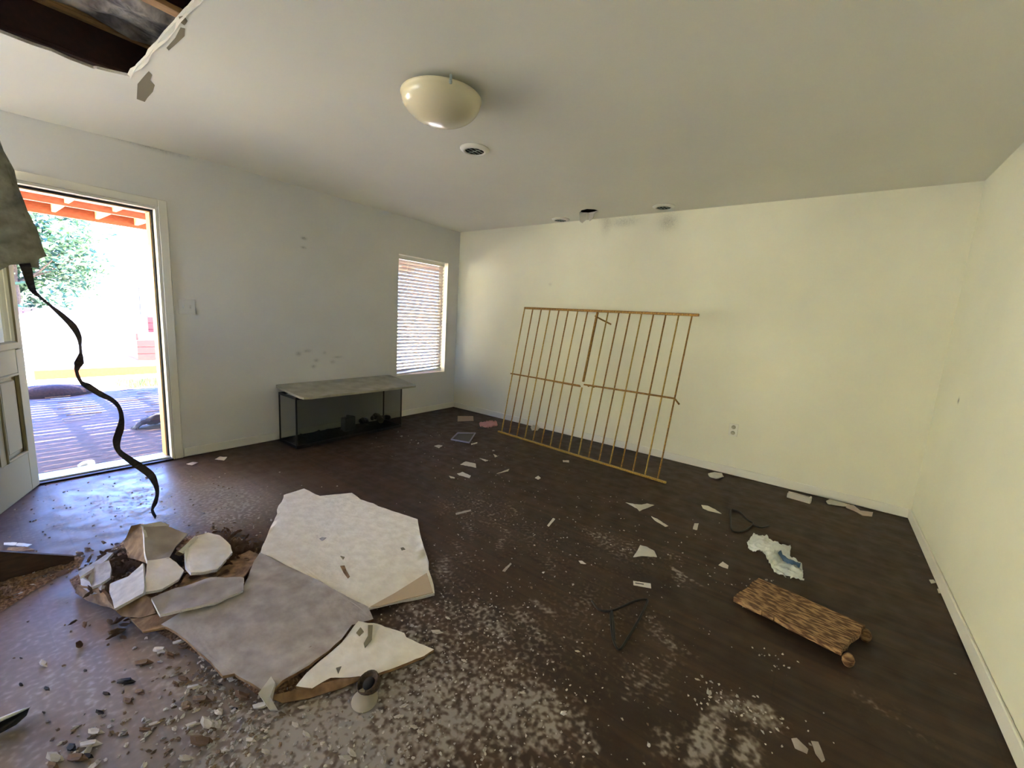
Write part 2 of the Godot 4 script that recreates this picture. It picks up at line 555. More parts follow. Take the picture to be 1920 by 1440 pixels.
	M.white_plastic = mat(Color(0.86, 0.85, 0.81), 0.35)

# ---------------------------------------------------------------- the room
func shell() -> void:
	var st := mk()
	quad(st, Vector3(-.02, 0, -.1), Vector3(W + .1, 0, -.1), Vector3(W + .1, 0, BACK + .1), Vector3(-.02, 0, BACK + .1), Vector3.UP, false, 1)
	bx(st, -.02, W + .1, -.12, -.001, -.1, BACK + .1, 0, 1)
	structure(obj("floor", st, M.floor), "dark brown laminate floor with trodden plaster dust", "floor")
	st = mk()
	for b: Array in [[-.16, .21, -.3, 2.95], [.21, 1.02, -.3, .535], [.21, 1.02, 2.0, 2.95], [1.02, 3.27, -.3, 2.95], [3.27, 4.07, 1.995, 2.95], [3.27, 4.07, -.3, -.03], [4.07, SIDE[0], -.3, 2.95], [SIDE[0], SIDE[1], -.3, SIDE[2]], [SIDE[0], SIDE[1], SIDE[3], 2.95], [SIDE[1], BACK + .15, -.3, 2.95]]:
		bx(st, -.15, 0, b[2], b[3], b[0], b[1], 0, 2)
	structure(obj("wall_left", st, M.wall_left), "painted wall with the open doorway and the blind", "wall")
	st = mk()
	bx(st, -.15, W + .15, -.3, 2.95, -.16, 0, 0, 3)
	structure(obj("wall_back", st, M.wall_back), "painted wall behind the leaning railing", "wall")
	st = mk()
	bx(st, W, W + .15, -.3, 2.95, 0, BACK + .15, 0, 2)
	structure(obj("wall_right", st, M.wall_right), "plain painted wall at the right", "wall")
	st = mk()
	for b: Array in [[0, REAR[0], -.3, 2.95], [REAR[0], REAR[1], -.3, REAR[2]], [REAR[0], REAR[1], REAR[3], 2.95], [REAR[1], W, -.3, 2.95]]:
		bx(st, b[0], b[1], b[2], b[3], BACK, BACK + .15, 0, 3)
	structure(obj("wall_rear", st, M.wall_right), "wall behind the viewer with an added unseen window", "wall")
	var glass := mat(Color(1, 1, 1, 0.04), 0.02)
	glass.transparency = BaseMaterial3D.TRANSPARENCY_ALPHA
	M.glass = glass
	# unseen glazed opening added to the door wall to light the room
	var wl := Node3D.new()
	put(wl, "window_3", self)
	structure(wl, "unseen glazed opening added in the door wall left of the viewer for light", "window")
	st = mk()
	opening_box(st, SIDE[0], SIDE[1], SIDE[2], SIDE[3], -.11, -.04, .045)
	obj("window_frame", st, M.trim, wl)
	st = mk()
	quad(st, Vector3(-.075, SIDE[2] + .04, SIDE[0] + .04), Vector3(-.075, SIDE[2] + .04, SIDE[1] - .04), Vector3(-.075, SIDE[3] - .04, SIDE[1] - .04), Vector3(-.075, SIDE[3] - .04, SIDE[0] + .04), Vector3(1, 0, 0))
	obj("pane", st, glass, wl)
	var wf := Node3D.new()  # rear window out of view, added to brighten the walls
	put(wf, "window_2", self)
	structure(wf, "unseen window added behind the viewer to light the room", "window")
	st = mk()
	for b: Array in [[REAR[0], REAR[1], REAR[2], REAR[2] + .05], [REAR[0], REAR[1], REAR[3] - .05, REAR[3]], [REAR[0], REAR[0] + .05, REAR[2], REAR[3]], [REAR[1] - .05, REAR[1], REAR[2], REAR[3]]]:
		bx(st, b[0], b[1], b[2], b[3], BACK + .03, BACK + .09, .003)
	obj("window_frame", st, M.trim, wf)
	st = mk()
	quad(st, Vector3(REAR[0] + .04, REAR[2] + .04, BACK + .06), Vector3(REAR[1] - .04, REAR[2] + .04, BACK + .06), Vector3(REAR[1] - .04, REAR[3] - .04, BACK + .06), Vector3(REAR[0] + .04, REAR[3] - .04, BACK + .06), Vector3(0, 0, -1))
	obj("pane", st, glass, wf)
	# skirting boards
	var sk := {"baseboard_left": [[0, .013, .0, 3.205], [0, .013, 4.13, BACK]], "baseboard_right": [[W - .013, W, 0, BACK]], "baseboard_rear": [[0, W, BACK - .013, BACK]], "baseboard_back": [[.013, W - .013, 0, .013]]}
	for name_: String in sk:
		st = mk()
		for b: Array in sk[name_]:
			bx(st, b[0], b[1], .004, .078, b[2], b[3], .005)
		structure(obj(name_, st, M.trim), "white painted baseboard", "baseboard")

const REAR := [.2, .95, .4, 2.1]
const SIDE := [4.45, 6.3, .05, 2.15]

func sag(p: Vector3) -> Vector3:
	var t := clampf((p.z - 2.7) / 1.5, 0, 1) * clampf(1.0 - p.x / 1.0, 0, 1)
	return p + Vector3(0, -.055 * t * t * (3 - 2 * t), 0)

func ceiling_hole() -> void:
	# the plasterboard ceiling in two strips that meet at a small broken hole; the large hole is a notch from the rear
	var g1 := flat_at([-.01, .3, 1.98, .3, 2.0, .25, 2.05, .22, 2.12, .235, 2.17, .26, 2.2, .3, W + .01, .3, W + .01, -.01, -.01, -.01], H)
	var edge := [1.10, 4.6, 1.093, 4.05, 1.085, 3.95, 1.095, 3.89, 1.075, 3.83, 1.07, 3.745, 1.085, 3.735, 1.1, 3.7, 1.145, 3.62, 1.3, 3.627, 1.5, 3.623, 1.75, 3.63, 2.0, 3.626, 2.3, 3.63, 2.6, 3.63, 2.6, BACK + .01]
	var g2 := flat_at([-.01, .3, -.01, BACK + .01, 1.10, BACK + .01] + edge + [W + .01, BACK + .01, W + .01, .3, 2.2, .3, 2.18, .36, 2.12, .40, 2.05, .38, 1.98, .3], H)
	var root := Node3D.new()
	put(root, "ceiling", self)
	structure(root, "sagging painted ceiling with a large square hole torn in it", "ceiling")
	var f := mk()
	var r := mk()
	for g: Array in [g1, g2]:
		sheet(g, .0135, 4, 0.0, 6.0, Vector3.DOWN, sag, f, r)
	obj("plasterboard", f, M.ceiling, root)
	obj("torn_edge", r, M.gypsum, root)
	# torn paint and bare patches round the hole
	for q: Array in [[[1.242, 3.582, 1.307, 3.582, 1.276, 3.562, 1.199, 3.552, 1.156, 3.524, 1.057, 3.509, .927, 3.505, .81, 3.496, .602, 3.465, .572, 3.474, .815, 3.528, 1.083, 3.579], M.felt2], [[1.642, 3.594, 1.766, 3.595, 1.877, 3.606, 1.887, 3.593, 1.823, 3.577, 1.717, 3.579, 1.625, 3.582], M.felt2], [[1.954, 3.632, 1.981, 3.622, 1.955, 3.603, 1.91, 3.601, 1.919, 3.618], M.felt2]]:
		var s := solid(flat_at(q[0], H - .0012), .001, 1, 0, 6, Vector3.DOWN)
		obj("torn_paper", s[0], q[1], root)
	# curled paper lip along the edge
	var pl := []
	for k in 12:
		pl.append(Vector3(1.12 + k * .1, H - .004 + .004 * sin(k * 2.1), 3.615 + .006 * sin(k * 1.7)))
	var lip := mk()
	for k in 11:
		quad(lip, pl[k], pl[k + 1], pl[k + 1] + Vector3(0, .012, .014), pl[k] + Vector3(0, .012, .014), Vector3(0, -1, 1))
	obj("paper_lip", lip, M.paper, root)
	# floor structure above
	for x: float in [.27, 1.08, 1.93, 2.74, 3.55, 4.36]:
		var j := Node3D.new()
		put(j, "joist", root)
		var st := mk()
		bx(st, x - .006, x + .006, 2.47, 2.64, .01, BACK - .01, 0)
		obj("web", st, M.joist_web, j)
		st = mk()
		bx(st, x - .026, x + .026, 2.455, 2.475, .01, BACK - .01, .002)
		obj("lower_flange", st, M.joist_web if x < 1.5 else M.flange, j)
		st = mk()
		bx(st, x - .03, x + .034, 2.632, 2.65, .01, BACK - .01, .002)
		bx(st, x - .03, x + .03, 2.653, 2.672, .01, BACK - .01, .002)
		obj("upper_flange", st, M.flange, j)
	var st2 := mk()
	bx(st2, -.15, W + .15, 2.675, 2.72, -.16, BACK + .15, 0)
	obj("subfloor", st2, M.ply, root)
	# wrinkled plastic film drooping under the subfloor
	var film := mk()
	var nx := 16
	var nz := 40
	for i in nx:
		for k in nz:
			var c := []
			for d: Array in [[0, 0], [1, 0], [1, 1], [0, 1]]:
				var x: float = 1.13 + (i + d[0]) * .76 / nx
				var z: float = 3.3 + (k + d[1]) * 2.0 / nz
				c.append(Vector3(x, 2.655 - .03 * absf(noise.get_noise_2d(x * 50, z * 14)) * 2.0 - .012 * sin(x * 21 + z * 3), z))
			quad(film, c[0], c[1], c[2], c[3], Vector3.DOWN, true)
	tag(obj("plastic_film", film, M.plastic), "wrinkled grey plastic film up inside the torn ceiling hole", "plastic film")

func opening_box(st: SurfaceTool, z0: float, z1: float, y0: float, y1: float, x0: float, x1: float, t: float, sill := true) -> void:
	bx(st, x0, x1, y0, y1, z0, z0 + t, .002)
	bx(st, x0, x1, y0, y1, z1 - t, z1, .002)
	bx(st, x0, x1, y1 - t, y1, z0 + t, z1 - t, .002)
	if sill: bx(st, x0, x1, y0, y0 + t, z0 + t, z1 - t, .002)

func openings() -> void:
	# doorway
	var d := Node3D.new()
	put(d, "door_1", self)
	structure(d, "doorway with white casing, golden jamb and metal threshold", "doorway")
	var st := mk()
	bx(st, 0, .016, 0, 2.055, 3.212, 3.268, .004)
	bx(st, 0, .016, 0, 2.055, 4.072, 4.128, .004)
	bx(st, 0, .016, 1.998, 2.055, 3.268, 4.072, .004)
	obj("casing", st, M.trim, d)
	st = mk()
	opening_box(st, 3.27, 4.07, 0, 1.997, -.05, .012, .018, false)
	obj("inner_jamb", st, M.trim, d)
	st = mk()
	opening_box(st, 3.27, 4.07, 0, 1.997, -.062, -.05, .03, false)
	obj("weatherstrip", st, M.black, d)
	st = mk()
	opening_box(st, 3.27, 4.07, 0, 1.997, -.17, -.062, .036, false)
	obj("outer_jamb", st, M.jamb, d)
	st = mk()
	bx(st, -.17, -.012, -.02, .022, 3.29, 4.05, .006)
	obj("threshold", st, M.aluminium, d)
	st = mk()
	bx(st, -.012, .03, 0, .012, 3.28, 4.06, .003)
	obj("floor_strip", st, M.black, d)
	# the door leaf, swung into the room past a right angle
	var leaf := thing("entry_door", "cream half-glazed entry door with raised lower panels, swung open at the left edge", "door")
	var hinge := Vector3(.035, .008, 4.022)
	var u := Vector3(.915, 0, .402)
	var n := Vector3(.402, 0, -.915)
	var bs := Basis(u, Vector3.UP, -n)
	var P := func(a: float, y: float, o: float) -> Vector3: return hinge + u * a + Vector3(0, y, 0) + n * o
	# frame members of the slab: stiles, rails and the flat around the panels
	st = mk()
	for b: Array in [[0, .1, 0, 1.97], [.66, .76, 0, 1.97], [.1, .66, 0, .26], [.1, .66, .79, .96], [.1, .66, 1.86, 1.97], [.345, .415, .26, .79]]:
		box(st, P.call((b[0] + b[1]) / 2.0, (b[2] + b[3]) / 2.0, -.022), Vector3(b[1] - b[0], b[3] - b[2], .044), bs, .003)
	obj("slab", st, M.door, leaf)
	var pn: Node
	for k in 2:
		var a0 := .1 if k == 0 else .415
		st = mk()
		box(st, P.call(a0 + .1225, .525, -.026), Vector3(.245, .53, .02), bs, 0)
		box(st, P.call(a0 + .1225, .525, -.014), Vector3(.165, .45, .02), bs, .012)
		pn = obj("panel", st, M.door, leaf)
		st = mk()
		for m: Array in [[a0 + .008, .525, .016, .53], [a0 + .237, .525, .016, .53], [a0 + .1225, .268, .245, .016], [a0 + .1225, .782, .245, .016]]:
			box(st, P.call(m[0], m[1], -.004), Vector3(m[2], m[3], .022), bs, .006)
		obj("panel_moulding", st, M.door, pn)
	st = mk()
	for m: Array in [[.085, 1.41, .05, .95], [.675, 1.41, .05, .95], [.38, .965, .64, .05], [.38, 1.86, .64, .05]]:
		box(st, P.call(m[0], m[1], .002), Vector3(m[2], m[3], .03), bs, .008)
	pn = obj("glazing_frame", st, M.door, leaf)
	st = mk()
	quad(st, P.call(.1, .97, -.022), P.call(.66, .97, -.022), P.call(.66, 1.86, -.022), P.call(.1, 1.86, -.022), n)
	obj("glass_pane", st, M.glass, pn)
	for y: float in [.25, 1.0, 1.75]:
		st = mk()
		tube(st, [P.call(-.004, y - .045, -.03), P.call(-.004, y + .045, -.03)], .005, 10)
		obj("hinge", st, M.aluminium, leaf)
	st = mk()
	lathe(st, [Vector2(0, .03), Vector2(.02, .035), Vector2(.028, .05), Vector2(.02, .065), Vector2(0, .07)], 14, Transform3D(Basis(u, n, Vector3.UP), P.call(.7, .95, -.0)))
	obj("door_knob", st, M.brass, leaf)
	settle(leaf)
	# window with blind
	var w := Node3D.new()
	put(w, "window_1", self)
	structure(w, "narrow window in the corner behind the blind", "window")
	st = mk()
	opening_box(st, .212, 1.018, .537, 1.998, -.135, -.09, .035)
	obj("window_frame", st, M.white_plastic, w)
	st = mk()
	opening_box(st, .205, 1.025, .53, 2.005, -.09, .003, .006)
	obj("window_reveal", st, M.trim, w)
	for y: Array in [[.565, 1.25], [1.27, 1.97]]:
		st = mk()
		quad(st, Vector3(-.11, y[0], .24), Vector3(-.11, y[0], .99), Vector3(-.11, y[1], .99), Vector3(-.11, y[1], .24), Vector3(1, 0, 0))
		obj("pane", st, M.glass, w)
	var bl := thing("window_blind", "white slatted blind hanging crooked in the narrow corner window", "blind")
	var slat_m := mat(Color(0.80, 0.76, 0.72), 0.5)
	slat_m.backlight_enabled = true
	slat_m.backlight = Color(0.10, 0.085, 0.085)
	var z0 := .262
	var z1 := 1.008
	st = mk()
	bx(st, -.055, -.01, 1.945, 1.99, z0, z1, .003)
	obj("head_rail", st, M.trim, bl)
	st = mk()
	bx(st, -.06, -.008, 1.95, 1.998, z0 - .003, z1 + .003, .003)
	var slat := mk()
	var tilt := Basis(Vector3(0, 0, 1), deg_to_rad(42))
	var prev := []
	for i in 7:     # slightly crowned slat
		var t := (i / 6.0 - .5) * .05
		prev.append(Vector3(t, .0035 * (1.0 - pow(t / .025, 2)), 0))
	for i in 6:
		for sgn: float in [1.0, -1.0]:
			var o := Vector3(0, .0012 if sgn > 0 else -.0012, 0)
			quad(slat, tilt * (prev[i] + o) + Vector3(0, 0, -.372), tilt * (prev[i + 1] + o) + Vector3(0, 0, -.372), tilt * (prev[i + 1] + o) + Vector3(0, 0, .372), tilt * (prev[i] + o) + Vector3(0, 0, .372), tilt * Vector3(0, sgn, 0), true)
	slat.generate_normals()
	var slat_mesh := slat.commit()
	var ns := 33
	for i in ns:
		var f := float(i) / (ns - 1)
		var o := inst("slat", slat_mesh, slat_m, Vector3(-.035, lerpf(1.925, .60, f), (z0 + z1) / 2), bl)
		var droop := maxf(0, f - .8) * .18
		o.rotation.x = droop
		o.position.y += droop * .1
	st = mk()
	box(st, Vector3(-.035, .566, (z0 + z1) / 2), Vector3(.05, .018, z1 - z0), Basis(Vector3(1, 0, 0), .04), .004)
	obj("bottom_rail", st, M.trim, bl)
	for z: float in [.36, .88]:
		for x: float in [-.012, -.058]:
			st = mk()
			tube(st, [Vector3(x, 1.95, z), Vector3(x, 1.3, z), Vector3(x, .57, z)], .0018, 5)
			obj("ladder_cord", st, M.trim, bl)
	settle(bl)

# ---------------------------------------------------------------- fittings
func fixtures() -> void:
	var c := Vector3(2.46, H, 2.68)
	var l := thing("ceiling_light", "cream glass bowl ceiling light with small brass clips", "ceiling light")
	var st := mk()
	lathe(st, [Vector2(.0, -.03), Vector2(.12, -.03), Vector2(.125, -.002), Vector2(.0, -.001)], 32, Transform3D(Basis(), c))
	obj("mount_plate", st, M.trim, l)
	var bowl := mat(Color(0.86, 0.82, 0.70), 0.22)
	st = mk()
	var pr := []
	for i in 15:
		var a := PI / 2 * i / 14.0
		pr.append(Vector2(sin(a) * .2, -.03 - cos(a) * .115))
	pr.append(Vector2(.205, -.024))
	pr.append(Vector2(.197, -.02))
	lathe(st, pr, 48, Transform3D(Basis(), c))
	obj("glass_bowl", st, bowl, l)
	for k in 3:
		var a := .55 + TAU * k / 3.0
		var q := c + Vector3(cos(a) * .201, -.032, sin(a) * .201)
		st = mk()
		box(st, q + Vector3(0, .012, 0), Vector3(.014, .03, .008), Basis(Vector3.UP, PI / 2 - a), .002)
		lathe(st, [Vector2(0, -.016), Vector2(.007, -.012), Vector2(.008, -.004), Vector2(0, 0)], 10, Transform3D(Basis(), q))
		obj("clip", st, M.aluminium, l)
	settle(l)
	var vents := [[2.125, 2.06, "round white ceiling vent with dark slots nearest the ceiling light"], [1.66, .13, "round white ceiling vent left of the broken hole, near the back wall"], [2.815, .21, "round white ceiling vent right of the broken hole, near the back wall"]]
	for v: Array in vents:
		var t := thing("ceiling_vent", v[2], "vent", "round ceiling vents")
		var o := Vector3(v[0], H, v[1])
		st = mk()
		lathe(st, [Vector2(.064, -.013), Vector2(.067, -.02), Vector2(.08, -.018), Vector2(.098, -.006), Vector2(.1, -.0005), Vector2(.064, -.0005)], 32, Transform3D(Basis(), o))
		obj("ring", st, M.white_plastic, t)
		st = mk()
		lathe(st, [Vector2(0, -.012), Vector2(.064, -.012), Vector2(.066, -.001)], 24, Transform3D(Basis(), o))
		obj("dark_recess", st, M.void, t)
		st = mk()
		for k: int in [-1, 0, 1]:
			box(st, o + Vector3(k * .03, -.0145, 0), Vector3(.003, .003, sqrt(.0038 - pow(k * .03, 2)) * 2), Basis(Vector3.UP, 0), .001)
		box(st, o + Vector3(0, -.0145, 0), Vector3(.12, .003, .004), Basis(), .001)
		obj("grille_bar", st, M.aluminium, t)
		settle(t)
	# broken hole near the back wall, with hanging flaps
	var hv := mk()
	lathe(hv, [Vector2(0, .16), Vector2(.16, .16), Vector2(.16, .014)], 16, Transform3D(Basis(), Vector3(2.09, H, .3)))  # black-painted cup stands for the shade inside the hole
	structure(obj("trim_1", hv, M.void), "black cup painting the cavity dark above the small broken ceiling hole", "cavity")
	for q: Array in [[[1.985, H - .002, .31, 1.99, H - .085, .285, 2.01, H - .098, .275, 2.045, H - .07, .265, 2.045, H - .004, .262], "bent flap of broken plasterboard hanging from the small ceiling hole"], [[2.07, H - .004, .236, 2.06, H - .05, .24, 2.075, H - .075, .242, 2.11, H - .05, .24, 2.12, H - .004, .238], "white scrap of plasterboard hanging at the far rim of the small ceiling hole"]]:
		var s := solid(v3(q[0]), .008, 1, 0, 6, Vector3(.3, 0, 1))
		tag(obj("hanging_flap", s[0], M.paper), q[1], "plasterboard flap")
	# switch and outlet plates
	var sp := thing("light_switch", "painted-over double light switch plate beside the doorway", "switch")
	st = mk()
	bx(st, 0, .007, 1.2, 1.32, 3.065, 3.18, .003)
	obj("plate", st, M.wall_left, sp)
	for z: float in [3.1, 3.146]:
		st = mk()
		box(st, Vector3(.009, 1.26, z), Vector3(.012, .026, .01), Basis(Vector3(0, 0, 1), .3), .002)
		obj("toggle", st, M.wall_left, sp)
	settle(sp)
	var op := thing("wall_outlet", "cream wall outlet low on the back wall right of the railing", "outlet")
	st = mk()
	bx(st, 3.587, 3.663, .37, .488, 0, .007, .003)
	obj("plate", st, M.trim, op)
	for y: float in [.402, .456]:
		st = mk()
		lathe(st, [Vector2(0, .0), Vector2(.018, 0), Vector2(.018, .009), Vector2(0, .01)], 18, Transform3D(Basis(Vector3(1, 0, 0), PI / 2), Vector3(3.625, y, 0)))
		for x: float in [-.006, .006]:
			bx(st, 3.625 + x - .001, 3.625 + x + .001, y - .004, y + .005, .0095, .0105, 0)
		obj("socket", st, mat(Color(0.7, 0.68, 0.6), 0.5), op)
	settle(op)

func fish_tank() -> void:
	var t := thing("fish_tank", "long empty fish tank with black edges on the floor under the blind", "fish tank")
	var x0 := .06
	var x1 := .40
	var z0 := 1.25
	var z1 := 2.455
	var h := .49
	var st := mk()
	for b: Array in [[x0, x1, z0, z0 + .012], [x0, x1, z1 - .012, z1], [x0, x0 + .012, z0, z1], [x1 - .012, x1, z0, z1]]:
		bx(st, b[0], b[1], 0, .03, b[2], b[3], .002)
	bx(st, x0 + .01, x1 - .01, .004, .012, z0 + .01, z1 - .01, 0)
	obj("base_frame", st, M.black, t)
	st = mk()
	for b: Array in [[x0, x1, z0, z0 + .014], [x0, x1, z1 - .014, z1], [x0, x0 + .014, z0, z1], [x1 - .014, x1, z0, z1]]:
		bx(st, b[0], b[1], h - .022, h, b[2], b[3], .002)
	obj("top_frame", st, M.black, t)
	for x: float in [x0 + .006, x1 - .006]:
		for z: float in [z0 + .006, z1 - .006]:
			st = mk()
			bx(st, x - .0065, x + .0065, .03, h - .02, z - .0065, z + .0065, .002)
			obj("corner_post", st, M.black, t)
	var murky := mat(Color(0.17, 0.19, 0.15, 0.50), 0.1)
	murky.transparency = BaseMaterial3D.TRANSPARENCY_ALPHA
	var clear := mat(Color(0.25, 0.27, 0.24, 0.16), 0.08)
	clear.transparency = BaseMaterial3D.TRANSPARENCY_ALPHA
	for s: Array in [["front_pane", Vector3(x1 - .004, 0, z0), Vector3(x1 - .004, 0, z1), murky, Vector3(1, 0, 0)], ["back_pane", Vector3(x0 + .004, 0, z0), Vector3(x0 + .004, 0, z1), clear, Vector3(1, 0, 0)], ["end_pane", Vector3(x0, 0, z0 + .004), Vector3(x1, 0, z0 + .004), clear, Vector3(0, 0, 1)], ["end_pane", Vector3(x0, 0, z1 - .004), Vector3(x1, 0, z1 - .004), clear, Vector3(0, 0, 1)]]:
		st = mk()
		quad(st, s[1] + Vector3(0, .02, 0), s[2] + Vector3(0, .02, 0), s[2] + Vector3(0, h - .01, 0), s[1] + Vector3(0, h - .01, 0), s[4])
		obj(s[0], st, s[3], t)
	settle(t)
	# what lies in the tank
	tag(mound("tank_gravel", [x0 + .02, z0 + .02, x1 - .02, z0 + .02, x1 - .02, z1 - .02, x0 + .02, z1 - .02], .013, .05, .7, mottled(Color(.07, .065, .055), Color(.13, .12, .1), .05, Vector3(6, 6, 6), .9, .5, 51)), "dark gravel and muck covering the bottom of the fish tank", "gravel").set_meta("kind", "stuff")
	st = mk()
	box(st, Vector3(.29, .125, 1.86), Vector3(.07, .15, .15), Basis(Vector3.UP, .15), .012)
	lathe(st, [Vector2(.02, .2), Vector2(.02, .215), Vector2(0, .217)], 12, Transform3D(Basis(), Vector3(.29, 0, 1.86)))
	tag(obj("tank_filter", st, mat(Color(.34, .34, .33), .6)), "grey plastic box standing in the fish tank", "box")
	st = mk()
	for k in 7:
		var q := Vector3(.27 + rng.randf_range(-.04, .05), .1 + rng.randf_range(0, .05), 1.35 + k * .055)
		box(st, q, Vector3(.07, .05, .06) * rng.randf_range(.7, 1.3), Basis.from_euler(Vector3(rng.randf() * 3, rng.randf() * 3, rng.randf() * 3)), .015)
	tag(obj("crumpled_plastic", st, mat(Color(.06, .06, .055), .45)), "black crumpled plastic heap inside the right half of the fish tank", "plastic")
	# the loose board on top, its far edge propped up
	var lid := flat_at([.02, 1.17, .035, 1.145, .53, 1.175, .565, 1.19, .575, 1.22, .545, 2.40, .53, 2.445, .49, 2.465, .06, 2.475, .03, 2.46, .02, 2.43], 0)
	var tilt := func(p: Vector3) -> Vector3: return Vector3(p.x, h + .024 + .085 * (.53 - p.x), p.z)
	var s2 := solid(lid, .02, 3, 0, 6, Vector3.UP, tilt)
	tag(obj("tank_lid_board", s2[0], mottled(Color(.56, .55, .48), Color(.68, .665, .60), .012, Vector3(1.4, 1.4, 1.4), .6, 0, 52, 1.2)), "grey dusty board with rounded corners laid on the fish tank", "board")

# a lumpy heap over a floor outline (x, z pairs)
func mound(called: String, outline: Array, y0: float, hgt: float, rough: float, m: Material) -> MeshInstance3D:
	var poly := flat_at(outline, 0)
	var flat := PackedVector2Array()
	for p: Vector3 in poly: flat.append(Vector2(p.x, p.z))
	var lift := func(p: Vector3) -> Vector3:
		var d := 1e9
		var q := Vector2(p.x, p.z)
		for i in flat.size():
			d = minf(d, q.distance_to(Geometry2D.get_closest_point_to_segment(q, flat[i], flat[(i + 1) % flat.size()])))
		var k := clampf(d / .08, 0, 1)
		return Vector3(p.x, y0 + hgt * k * (1.0 - rough * .5 + rough * (noise.get_noise_2d(p.x * 120, p.z * 120) + .5 * noise.get_noise_2d(p.x * 390, p.z * 390))) + .002, p.z)
	var s := sheet(poly, .002, 6, 0, 6, Vector3.UP, lift)
	return obj(called, s[0], m)

func railing() -> void:
	var t := thing("metal_railing", "rusty brass-coloured metal railing panel with thin bars leaning at the back wall", "railing")
	var bl := Vector3(1.300, .014, .560)
	var br := Vector3(3.262, .014, .709)
	var tl := Vector3(1.335, 1.447, .31)
	var tr := Vector3(3.276, 1.460, .315)
	var at := func(f: float, g: float) -> Vector3: return bl.lerp(br, f).lerp(tl.lerp(tr, f), g)
	var side := (br - bl).normalized()
	var up := (tl - bl).normalized()
	var bas := Basis(side, up, side.cross(up)).orthonormalized()
	var st := mk()
	box(st, (tl + tr) / 2.0, Vector3(tl.distance_to(tr) + .03, .024, .024), Basis(side, side.cross(Vector3(0, 0, 1)).normalized() * -1.0, Vector3(0, 0, 1)).orthonormalized(), .004)
	obj("top_rail", st, M.rust, t)
	st = mk()
	box(st, (bl + br) / 2.0, Vector3(bl.distance_to(br) + .02, .018, .024), Basis(side, Vector3.UP, side.cross(Vector3.UP)), .003)
	obj("bottom_rail", st, M.brass, t)
	for k in 17:
		var f := .022 + .945 * k / 16.0
		if k == 8:
			st = mk()
			tube(st, [at.call(f, .01), at.call(f, .46)], .0085, 8)
			obj("baluster", st, M.brass, t)
			st = mk()
			tube(st, [at.call(f, .5), at.call(f, .99)], .013, 8)
			obj("centre_post", st, M.rust, t)
			continue
		st = mk()
		tube(st, [at.call(f, .01), at.call(f + rng.randf_range(-.001, .001), .5), at.call(f, .995)], .0074, 7)
		obj("baluster", st, M.rust if k % 3 else M.brass, t)
	var nrm := Vector3(0, .16, .98).normalized()
	st = mk()
	box(st, (at.call(.012, .475) + at.call(.487, .47)) / 2.0 + nrm * .008, Vector3(.93, .016, .01), bas, .002)
	tube(st, [at.call(.012, .475) + nrm * .01, at.call(.2, .473) + nrm * .012, at.call(.487, .465) + nrm * .01], .0075, 6)
	obj("middle_rail", st, M.rust, t)
	st = mk()
	tube(st, [at.call(.505, .482) + nrm * .01, at.call(.75, .486) + nrm * .01, at.call(.968, .487) + nrm * .01, at.call(.968, .487) + Vector3(.05, -.04, .03)], .0085, 6)
	obj("middle_rail", st, M.rust, t)
	st = mk()
	var pb: Vector3 = at.call(.485, .965)
	tube(st, [pb, pb + Vector3(.04, -.03, -.06), pb + Vector3(.11, -.075, -.16)], .009, 6)
	obj("wall_bracket", st, M.rust, t)
	for f: float in [.53, .56]:
		st = mk()
		box(st, at.call(f, .478), Vector3(.016, .02, .014), bas, .003)
		obj("weld_stub", st, M.rust, t)
	settle(t)

# ---------------------------------------------------------------- broken ceiling on the floor
func slab(called: String, pts: Array, thick: float, n: int, bump: float, face: Material, core: Material, label: String, group := "", step := .06, amp := .006, curl: Variant = null) -> Node3D:
	var t := thing(called, label, "drywall", group)
	var s := sheet(ragged(v3(pts), step, amp), thick, n, bump, 9.0, Vector3.UP, curl)
	obj("painted_face" if face != M.backing else "paper_face", s[0], face, t)
	obj("broken_edge", s[1], core, t)
	if called != "drywall_sheet" or (has_node("drywall_sheet_001") and not label.contains("pointed plasterboard piece at")): settle(t)
	return t

